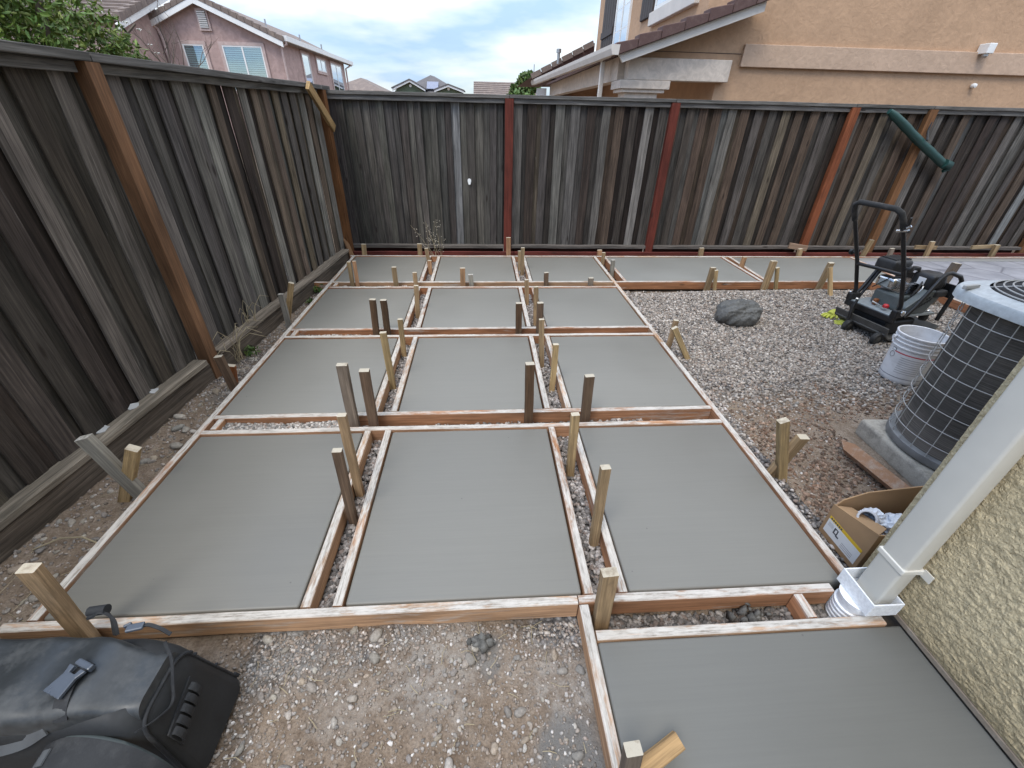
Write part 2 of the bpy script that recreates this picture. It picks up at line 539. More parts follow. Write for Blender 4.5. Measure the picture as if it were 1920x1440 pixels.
# ---------------------------------------------------------------- boards
def board_mesh(name, L, wd, t, seg=4, chamfer=0.003, warp=0.0, rng=random):
    """length along local Z from 0 to L, width X, thickness Y"""
    c = min(chamfer, wd * 0.2, t * 0.2)
    x, y = wd / 2, t / 2
    if c > 0:
        prof = [(-x + c, -y), (x - c, -y), (x, -y + c), (x, y - c), (x - c, y), (-x + c, y), (-x, y - c), (-x, -y + c)]
    else:
        prof = [(-x, -y), (x, -y), (x, y), (-x, y)]
    n = len(prof)
    vs = []
    for i in range(seg + 1):
        z = L * i / seg
        ox = rng.uniform(-warp, warp) if 0 < i < seg else 0
        oy = rng.uniform(-warp, warp) * 0.6 if 0 < i < seg else 0
        for p in prof:
            vs.append((p[0] + ox + rng.uniform(-warp, warp) * 0.25, p[1] + oy, z))
    fs = [tuple(range(n - 1, -1, -1)), tuple(seg * n + k for k in range(n))]
    for i in range(seg):
        for k in range(n):
            fs.append((i * n + k, i * n + (k + 1) % n, (i + 1) * n + (k + 1) % n, (i + 1) * n + k))
    me = bpy.data.meshes.new(name)
    me.from_pydata(vs, [], fs)
    me.update()
    return me

def frame_at(a, z, face):
    """matrix with local Z along z, local -Y facing `face`"""
    z = Vector(z).normalized()
    y = -Vector(face)
    y = (y - z * y.dot(z)).normalized()
    x = y.cross(z)
    M = Matrix((x, y, z)).transposed().to_4x4()
    M.translation = Vector(a)
    return M

def board(name, A, B, wd, t, face, mat, parent, color, seg=5, warp=0.0, chamfer=0.003):
    A, B = Vector(A), Vector(B)
    me = board_mesh(name, (B - A).length, wd, t, seg, chamfer, warp)
    return link_mesh(name, me, mat, parent, frame_at(A, B - A, face), color)

def jit(c, a=0.12):
    k = 1 + random.uniform(-a, a)
    return tuple(max(0.003, x * k * (1 + random.uniform(-a, a) * 0.12)) for x in c)

# ================================================================== GROUND
def vnoise(x, y, seed=0):
    """cheap smooth value noise on arrays"""
    def h(i, j):
        n = (i * 374761393 + j * 668265263 + seed * 974634777) & 0x7fffffff
        n = (n ^ (n >> 13)) * 1274126177 & 0x7fffffff
        return (n & 0xffff) / 65535.0
    xi = np.floor(x).astype(np.int64); yi = np.floor(y).astype(np.int64)
    fx = x - xi; fy = y - yi
    fx = fx * fx * (3 - 2 * fx); fy = fy * fy * (3 - 2 * fy)
    a = h(xi, yi); b = h(xi + 1, yi); c = h(xi, yi + 1); d = h(xi + 1, yi + 1)
    return (a * (1 - fx) + b * fx) * (1 - fy) + (c * (1 - fx) + d * fx) * fy
def fbm(x, y, s, o=4, seed=0):
    r = 0; amp = 0.5; t = 0
    for k in range(o):
        r = r + amp * vnoise(x * s * 2 ** k, y * s * 2 ** k, seed + k); t += amp; amp *= 0.5
    return r / t
def sstep(a, b, x):
    t = np.clip((x - a) / (b - a), 0, 1)
    return t * t * (3 - 2 * t)

def gravel_amount(x, y):
    n = fbm(x, y, 1.6, 4, 3) - 0.5
    right = sstep(1.5, 1.62, x) * sstep(1.95, 2.75, y + n * 1.1 - 0.10 * (x - 1.6)) * (1 - sstep(4.5, 4.62, y)) * 1.0
    # dirt shows through along the right form of the nearest rows
    right = right * (1 - 0.55 * sstep(2.3, 1.7, x) * sstep(3.2, 2.3, y))
    front = sstep(-1.0, -0.75, x) * sstep(0.42, 0.34, x) * sstep(0.95, 0.9, y) * np.clip(0.08 + n * 2.0 + 0.60 * sstep(0.60, 0.88, y) + 0.3 * sstep(-0.3, -0.8, x), 0, 1)
    left = sstep(-1.5, -1.7, x) * sstep(2.2, 3.0, y) * np.clip(0.6 + n, 0, 1) * sstep(5.9, 5.7, y)
    gaps = ((x > -1.7) & (x < 1.66) & (y > 0.95) & (y < 5.63)) * 0.9
    return np.clip(np.maximum(np.maximum(right, front), np.maximum(left, gaps)), 0, 1)

def ground_z(x, y):
    z = -0.115 + 0.035 * (fbm(x, y, 2.3, 4, 1) - 0.5) + 0.022 * (fbm(x, y, 11, 3, 2) - 0.5)
    r = sstep(1.55, 2.3, x) * sstep(2.0, 3.0, y) * sstep(4.62, 4.4, y)
    z = z + r * (0.022 + 0.05 * sstep(3.9, 4.45, y) * sstep(2.0, 2.7, x))
    z = z - 0.02 * sstep(1.75, 1.55, x) * sstep(4.2, 4.55, y) * (x > 1.5)
    z = z + 0.02 * sstep(2.0, 0.9, y) * (x < -1.65)
    # spoil banked against the near form
    z = z + 0.03 * np.exp(-((x + 0.35) / 0.35) ** 2) * sstep(0.72, 0.9, y) * (y < 0.93)
    mid = ((x > -1.66) & (x < 1.66) & (y > 0.93))
    z = np.where(mid, np.minimum(z + 0.02, -0.075), z)
    return z

xs = np.concatenate([np.linspace(-4, -2.3, 12)[:-1], np.linspace(-2.3, 2.0, 190)[:-1], np.linspace(2.0, 5.2, 110)[:-1], np.linspace(5.2, 11, 24)])
ys = np.concatenate([np.linspace(-2.0, 0.2, 16)[:-1], np.linspace(0.2, 2.4, 100)[:-1], np.linspace(2.4, 4.8, 84)[:-1], np.linspace(4.8, 6.6, 24)])
gx, gy = np.meshgrid(xs, ys)
gz = ground_z(gx, gy)
edge = np.minimum.reduce([gx + 4, 11 - gx, gy + 2, 6.6 - gy])
gz = np.where(edge < 0.01, -0.12, gz)
nx_, ny_ = len(xs), len(ys)
idx = np.arange(nx_ * ny_).reshape(ny_, nx_)
F = np.stack([idx[:-1, :-1], idx[:-1, 1:], idx[1:, 1:], idx[1:, :-1]], -1).reshape(-1, 4)
V = np.stack([gx, gy, gz], -1).reshape(-1, 3)
# outer sheet to the horizon: ring of quads round the yard
BIG = 700
ring_o = [(-BIG, -BIG), (BIG, -BIG), (BIG, BIG), (-BIG, BIG)]
base = len(V)
V = np.concatenate([V, np.array([(*p, -0.12) for p in ring_o])])
bottom = list(idx[0]); right_e = list(idx[:, -1]); top_e = list(idx[-1][::-1]); left_e = list(idx[:, 0][::-1])
flat = list(F.ravel()); tot = [4] * len(F)
for seq, (o0, o1) in ((bottom, (0, 1)), (right_e, (1, 2)), (top_e, (2, 3)), (left_e, (3, 0))):
    poly = [base + o0, base + o1] + [int(i) for i in seq[::-1]]
    flat += poly; tot.append(len(poly))
me = np_mesh('ground', V, flat, tot, smooth=True)
cols = np.zeros((len(V), 3))
cols[:base, 0] = gravel_amount(V[:base, 0], V[:base, 1])
wx, wy = V[:base, 0], V[:base, 1]
wet = np.zeros(base)
for (cx, cy, r_, a_) in ((0.27, 0.50, 0.14, 0.8), (-0.02, 0.80, 0.10, 0.7), (3.6, 4.5, 0.35, 0.9), (4.3, 4.35, 0.4, 0.8), (-1.74, 0.95, 0.12, 0.8), (-1.8, 2.6, 0.15, 0.6)):
    dd = np.hypot(wx - cx, wy - cy) + 0.16 * (fbm(wx, wy, 9, 3, 8) - 0.5)
    wet = np.maximum(wet, a_ * sstep(r_, r_ * 0.4, dd))
cols[:base, 1] = wet
pale = np.zeros(base)
for (cx, cy, r_, a_) in ((-0.20, 0.76, 0.20, 0.6), (-0.66, 0.82, 0.24, 0.6), (0.22, 0.66, 0.18, 0.6), (-0.55, 0.62, 0.16, 0.4)):
    dd = np.hypot(wx - cx, wy - cy) + 0.30 * (fbm(wx, wy, 6, 4, 18) - 0.5)
    pale = np.maximum(pale, a_ * sstep(r_, r_ * 0.3, dd))
cols[:base, 2] = pale
set_tint(me, cols, 'mask')
GROUND = link_mesh('ground', me, M_GROUND)
tag(GROUND, kind='structure')

# ================================================================== FENCES
WC = [((0.062, 0.054, 0.048), 5), ((0.042, 0.034, 0.029), 4), ((0.030, 0.022, 0.018), 3), ((0.090, 0.082, 0.074), 4), ((0.128, 0.118, 0.106), 2), ((0.066, 0.046, 0.034), 3), ((0.11, 0.088, 0.064), 1)]
def wcol(light=1.0):
    c = random.choices([a for a, _ in WC], [b for _, b in WC])[0]
    return jit(tuple(x * light for x in c), 0.15)

PICK = [board_mesh('picket', 1.66, 0.126, 0.016, 6, 0.0025, 0.0035) for _ in range(10)]
for m_ in PICK: m_.materials.append(M_WEATHER)

def fence_run(fence, P, D, N, length, ztop, zbot, skip=(), pitch=0.090, colfn=None, turn=1, angle=15.0, depth=0.008, start=0.05, alt=False):
    """shingled pickets along P + D*s, each turned a little so that it laps over the next; N faces the yard"""
    D, N = Vector(D), Vector(N)
    s = start; k = 0
    while s < length:
        lean = 0.030 if k in skip else 0.0
        base = Vector(P) + D * (s + random.uniform(-0.006, 0.006) - lean) + N * random.uniform(-depth, depth)
        wsc = random.uniform(0.98, 1.08)
        if alt:
            base += N * (0.024 if k % 2 else 0.0)
            wsc = random.uniform(0.74, 0.90) if k % 2 else random.uniform(1.05, 1.2)
        base.z = zbot
        up = Vector((0, 0, 1)) + D * (random.uniform(-0.005, 0.005) + lean) + N * random.uniform(-0.003, 0.003)
        ang = turn * R(random.gauss(0, 4) if alt else random.gauss(angle, 2.5))
        M = frame_at(base, up, N) @ Matrix.Rotation(ang, 4, 'Z') @ Matrix.Diagonal((wsc, 1, (ztop - zbot) / 1.66, 1))
        if random.random() < 0.5:
            M = M @ Matrix.Rotation(math.pi, 4, 'Z')
        link_mesh('picket', random.choice(PICK), None, fence, M, colfn(s) if (not alt or k % 2) else tuple(c * 0.55 for c in colfn(s)))  # set-back boards coloured darker, painting in shade between the front ones
        s += pitch * random.uniform(0.88, 1.10); k += 1

# ---- back fence
XB0, XB1, YB = -1.80, 10.2, 6.0
FB = thing('back_fence', 'weathered grey board fence with red posts across the back of the yard', 'fence', (4.0, YB, -0.1))
def back_col(q):
    x = XB0 + q
    c = wcol(1.25)
    if x < 0.33: c = jit((0.072, 0.064, 0.057), 0.32)
    if random.random() < 0.03: c = jit((0.17, 0.168, 0.162), 0.15)
    return c
fence_run(FB, (XB0 + 0.02, YB, 0), (1, 0, 0), (0, -1, 0), 2.10, 1.74, 0.06, colfn=back_col, turn=-1, angle=14.0)
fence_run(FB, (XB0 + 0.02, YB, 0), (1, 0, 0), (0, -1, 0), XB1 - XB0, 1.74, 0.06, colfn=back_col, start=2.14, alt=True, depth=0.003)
RED = (0.115, 0.026, 0.017); RUST = (0.20, 0.062, 0.026); BROWN = (0.16, 0.075, 0.032)
posts = [(0.335, RED), (2.33, RED), (4.60, RUST), (5.62, BROWN), (8.05, BROWN)]
for i, (x, c) in enumerate(posts):
    top = 1.745
    o = board('post', (x, YB - 0.066, -0.11), (x, YB - 0.066, top), 0.10, 0.066, (0, -1, 0), M_STAIN, FB, c, 6, 0.002)
    if i < 2: o['label'] = 'red painted fence post'
edges = [XB0] + [p[0] for p in posts] + [XB1]
for a, b in zip(edges[:-1], edges[1:]):
    g = 0.004
    la, lb = a + (0.056 if a != XB0 else 0.03), b - 0.056
    board('cap_board', (a + g, YB - 0.01, 1.7655), (b - g, YB - 0.01, 1.7655 + random.uniform(-.003, .003)), 0.14, 0.036, (0, 0, 1), M_WEATHER, FB, jit((0.12, 0.113, 0.105)), 8, 0.003)
    board('top_rail', (la, YB - 0.047, 1.722), (lb, YB - 0.047, 1.722), 0.050, 0.030, (0, -1, 0), M_WEATHER, FB, jit((0.125, 0.118, 0.11)), 6, 0.003)
    board('bottom_rail', (la, YB - 0.062, 0.052), (lb, YB - 0.062, 0.052), 0.040, 0.075, (0, -1, 0), M_WEATHER, FB, jit((0.115, 0.10, 0.088)), 8, 0.004)
    board('kickboard', (la, YB + 0.01, -0.045), (lb, YB + 0.01, -0.045), 0.14, 0.03, (0, -1, 0), M_STAIN, FB, jit((0.045, 0.016, 0.012)), 4, 0.002)
# white disc painted as the daylight seen through a knot hole
mb = MB(); pts = []
for k in range(14):
    a = k / 14 * 2 * math.pi
    pts.append((-0.16 + 0.021 * math.cos(a) * (1 + 0.2 * math.sin(3 * a)), 0.855 + 0.042 * math.sin(a) * (1 + 0.15 * math.cos(2 * a))))
mb.prism(pts, 1, YB - 0.036, YB - 0.0335)
o = mb.build('daylight_disc', plain('painted_daylight', (0.8, 0.8, 0.78), 0.7, var=0.05), FB)

# red retaining board in front of the back fence
edging = thing('edging_board', 'long red painted edging board lying along the foot of the back fence', 'edging', (3.0, 5.83, -0.1))
xx = [-1.76, 0.42, 3.1, 5.5, 8.0, 10.2]
for a, b in zip(xx[:-1], xx[1:]):
    board('plank', (a + .003, 5.83, -0.055), (b - .003, 5.83, -0.055), 0.125, 0.036, (0, -1, 0), M_STAIN, edging, jit((0.115, 0.027, 0.02)), 8, 0.003)

# ---- left fence
LX0, LS = -2.305, 0.0825
Dl = Vector((LS, 1, 0)).normalized(); Nl = Vector((1, -LS, 0)).normalized()
def LP(y, z=0.0, off=0.0):
    return Vector((LX0 + LS * y, y, z)) + Nl * off
FL = thing('side_fence', 'dark weathered board fence with an orange brown post along the left side', 'fence', (LX0 + LS * 3, 3.0, -0.1))
ln = math.hypot(6.6, 6.6 * LS)
def side_col(q):
    y = q - 0.65
    r_ = random.random()
    if y > 3.6:
        c = jit((0.125, 0.094, 0.068), 0.3) if r_ < 0.38 else (jit((0.165, 0.152, 0.134), 0.2) if r_ < 0.6 else wcol(1.3))
    elif y > 2.8:
        c = jit((0.098, 0.088, 0.079), 0.3)
    else:
        c = jit((0.074, 0.060, 0.048), 0.38) if r_ < 0.7 else jit((0.120, 0.105, 0.088), 0.2)
    if 0.85 < y < 1.05: c = jit((0.19, 0.185, 0.178), 0.1)
    return c
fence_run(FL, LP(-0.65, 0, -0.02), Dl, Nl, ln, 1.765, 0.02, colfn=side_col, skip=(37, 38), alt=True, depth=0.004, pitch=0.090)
for y, c in ((2.845, (0.150, 0.078, 0.040)), (5.84, (0.14, 0.060, 0.022)), (0.1, (0.15, 0.07, 0.03))):
    board('post', LP(y, -0.14, 0.050), LP(y, 1.7785, 0.050), 0.092, 0.085, Nl, M_STAIN, FL, c, 8, 0.003)
ye = [-0.6, 0.1, 2.845, 5.80]
for a, b in zip(ye[:-1], ye[1:]):
    board('cap_board', LP(a + .004, 1.80, 0.02), LP(b - .004, 1.80, 0.02), 0.15, 0.040, (0, 0, 1), M_WEATHER, FL, jit((0.125, 0.118, 0.108)), 8, 0.004)
    board('top_rail', LP(a + .06, 1.754, 0.032), LP(b - .06, 1.754, 0.032), 0.046, 0.034, Nl, M_WEATHER, FL, jit((0.14, 0.132, 0.12)), 8, 0.003)
board('cap_board', LP(5.81, 1.80, 0.02), (-1.80, 6.04, 1.80), 0.15, 0.04, (0, 0, 1), M_WEATHER, FL, (0.08, 0.075, 0.07), 2, 0.001)
for a, b in ((-0.6, 2.77), (2.92, 5.70)):
    board('bottom_rail', LP(a, 0.052, 0.048), LP(b, 0.056, 0.048), 0.095, 0.036, (0, 0, 1), M_WEATHER, FL, jit((0.19, 0.158, 0.125)), 10, 0.006)
    board('kickboard', LP(a, -0.055, 0.062), LP(b - 0.0 + (0.1 if a < 0 else 0), -0.05, 0.062), 0.155, 0.036, Nl, M_WEATHER, FL, jit((0.115, 0.092, 0.072)), 10, 0.005)
# extra diagonal brace of new wood across the corner
br = board('corner_brace', (-1.735, 5.33, 1.80), (-1.72, 5.90, 1.41), 0.085, 0.036, (1, -0.3, 0), M_LUMBER, None, (0.34, 0.22, 0.10), 4, 0.001)
tag(br, 'short pale new board nailed diagonally across the fence corner', 'brace')
b2 = board('corner_stake', (-1.80, 5.80, 0.17), (-1.70, 5.66, -0.03), 0.07, 0.02, (1, -0.6, 0), M_LUMBER, None, (0.20, 0.11, 0.055), 3, 0.001)
tag(b2, 'thin slanting board wedged in the back left corner of the patio', 'board')

# ================================================================== SLABS AND FORMWORK
CX = [(-1.651, -0.718), (-0.560, 0.377), (0.555, 1.474)]
RY = [(0.939, 2.004), (2.191, 3.250), (3.431, 4.439), (4.641, 5.622)]
G = 0.0075
def slab(name, poly, label, color, z=0.0, mat=None, bevel=0.010):
    mb = MB()
    cx = sum(p[0] for p in poly) / len(poly); cy = sum(p[1] for p in poly) / len(poly)
    mb.prism(poly, 2, z - 0.095, z - 0.003)
    o = mb.build(name, mat or M_CONC, None, bevel=bevel, seg=3, smooth=40, color=color, origin=(cx, cy, z))
    return tag(o, label, 'concrete slab', 'fresh concrete slabs')
rown = ['nearest', 'second', 'third', 'farthest']
coln = ['left', 'middle', 'right']
for r_, (y0, y1) in enumerate(RY):
    for c_, (x0, x1) in enumerate(CX):
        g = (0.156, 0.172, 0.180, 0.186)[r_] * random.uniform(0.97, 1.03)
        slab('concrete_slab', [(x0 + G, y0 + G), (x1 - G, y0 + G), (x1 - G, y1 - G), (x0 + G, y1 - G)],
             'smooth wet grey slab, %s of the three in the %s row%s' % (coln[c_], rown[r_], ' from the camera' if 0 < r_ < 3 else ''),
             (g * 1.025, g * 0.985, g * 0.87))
slab('concrete_slab', [(1.653, 4.646), (3.235, 4.646), (3.240, 5.617), (1.653, 5.617)], 'wide wet grey slab right of the farthest row, below the red post', (0.192, 0.188, 0.170))
slab('concrete_slab', [(3.345, 4.646), (5.03, 4.646), (5.10, 5.617), (3.395, 5.617)], 'wide wet grey slab behind the compactor, second from the right', (0.192, 0.188, 0.170))
slab('concrete_slab', [(5.17, 5.47), (9.9, 5.50), (9.9, 5.617), (5.20, 5.617)], 'narrow grey concrete border strip along the far right of the back fence', (0.21, 0.206, 0.196))
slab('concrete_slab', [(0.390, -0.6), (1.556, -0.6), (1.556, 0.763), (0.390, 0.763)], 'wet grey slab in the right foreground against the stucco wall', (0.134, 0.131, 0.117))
def stamp_mat():
    b = NB('stamped_concrete')
    v = b.coord('Object', (1, 1, 1))
    n1 = b.noise(v, 3.0, 6, 0.6); n2 = b.noise(v, 14, 5, 0.6, 0.5)
    vo = b.voro(v, 2.1, 'DISTANCE_TO_EDGE')
    c = b.ramp(n1, [(0.3, (0.19, 0.19, 0.21)), (0.7, (0.34, 0.335, 0.36))])
    c = b.mix(b.ramp(vo, [(0.0, 0.8), (0.04, 0.0)]), c, (0.12, 0.115, 0.13))
    h = b.math('ADD', n2, b.ramp(vo, [(0.0, 0.0), (0.06, 1.0)]))
    return b.fin(c, 0.55, h, 0.5, 0.01)
slab('stamped_patio', [(4.66, 4.475), (5.08, 4.26), (5.12, 3.75), (5.6, 3.1), (9.9, 3.1), (9.9, 5.46), (5.165, 5.46), (5.14, 4.63), (4.67, 4.63)], 'pale bluish stamped concrete patio at the far right beyond the compactor', (1, 1, 1), -0.002, stamp_mat())['group'] = ''
bpy.data.objects['stamped_patio'].pop('group')
bpy.data.objects['stamped_patio']['category'] = 'patio'

FORM = thing('timber_formwork', 'orange timber formwork smeared with cement around the grid of slabs', 'formwork', (0, 3.2, -0.1))
FC = [(0.33, 0.165, 0.085), (0.37, 0.20, 0.11), (0.30, 0.135, 0.065), (0.39, 0.235, 0.135)]
TH, HT = 0.036, 0.090
def form_x(y, x0, x1, parent=None, c=None, z=0.004):
    return board('form_board', (x0, y, z - HT / 2), (x1, y, z - HT / 2 + random.uniform(-.001, .001)), HT, TH, (0, -1, 0), M_FORM, parent or FORM, c or jit(random.choice(FC), 0.08), max(4, int((x1 - x0) * 4)), 0.0012)
def form_y(x, y0, y1, parent=None, c=None, z=0.004):
    return board('form_board', (x, y0, z - HT / 2), (x, y1, z - HT / 2 + random.uniform(-.001, .001)), HT, TH, (1, 0, 0), M_FORM, parent or FORM, c or jit(random.choice(FC), 0.08), max(4, int((y1 - y0) * 4)), 0.0012)
LXF, RXF = -1.670, 1.494       # centres of the outer side boards
h = TH / 2 + 0.0015
form_x(RY[0][0] - h, -1.76, 0.348 - 0.002)
form_x(RY[0][0] - h, 0.350, 1.392)
for r_ in range(3):
    form_x(RY[r_][1] + h, LXF + 0.021, RXF - 0.021)
    if r_ < 2: form_x(RY[r_ + 1][0] - h, LXF + 0.021, RXF - 0.021)
form_x(RY[3][0] - h, -1.90, LXF - 0.021); form_x(RY[3][0] - h, LXF + 0.021, RXF - 0.021)
form_x(RY[3][0] - h, RXF + 0.021, 4.60)
form_x(RY[3][1] + h, -1.72, 1.9); form_x(RY[3][1] + h, 1.903, 5.0); form_x(RY[3][1] + h, 5.003, 9.9)
form_y(LXF, RY[0][0] + 0.002, 3.30); form_y(LXF, 3.303, RY[3][1])
form_y(RXF, RY[0][0] + 0.002, 3.10); form_y(RXF, 3.103, RY[3][1])
for (y0, y1) in RY:
    for (a, b_) in ((CX[0][1], 1), (CX[1][0], -1), (CX[1][1], 1), (CX[2][0], -1)):
        form_y(a + b_ * h, y0 + 0.002, y1 - 0.002)
form_y(1.648 - h, RY[3][0], RY[3][1])
board('form_board', (3.262, RY[3][0], -0.041), (3.262, RY[3][1], -0.041), HT, TH, (1, 0, 0), M_FORM, FORM, (0.36, 0.15, 0.07), 4, 0.001)
board('form_board', (3.325, RY[3][0], -0.041), (3.372, RY[3][1], -0.041), HT, TH, (1, 0, 0), M_FORM, FORM, (0.40, 0.20, 0.10), 4, 0.001)
board('form_board', (5.06, RY[3][0], -0.041), (5.13, RY[3][1], -0.041), HT, TH, (1, 0, 0), M_FORM, FORM, (0.42, 0.24, 0.16), 4, 0.001)
board('form_board', (4.603, 4.60, -0.041), (5.06, 4.235, -0.041), HT, TH, (-0.6, -0.8, 0), M_FORM, FORM, (0.36, 0.16, 0.08), 4, 0.001)
board('form_board', (5.075, 4.215, -0.041), (5.10, 3.75, -0.041), HT, TH, (-1, 0, 0), M_FORM, FORM, (0.36, 0.16, 0.08), 4, 0.001)
# short spacers in the strips between slabs
for (x, y, along) in ((-0.640, 2.0625, 'x'), (0.466, 2.0625, 'x')):
    pass
for gy_ in (2.098, 3.3405, 4.540):
    for gx_ in (-1.60,):
        form_y(gx_, gy_ - 0.05, gy_ + 0.05, c=(0.42, 0.22, 0.11))
FORM2 = thing('timber_formwork', 'cement smeared form boards around the slab in the right foreground', 'formwork', (0.6, 0.6, -0.1))
form_y(0.368, -0.6, 0.897, FORM2)
form_x(0.783, 0.390, 1.50, FORM2)
form_y(1.235, 0.805, 0.897, FORM2, c=(0.42, 0.20, 0.10))

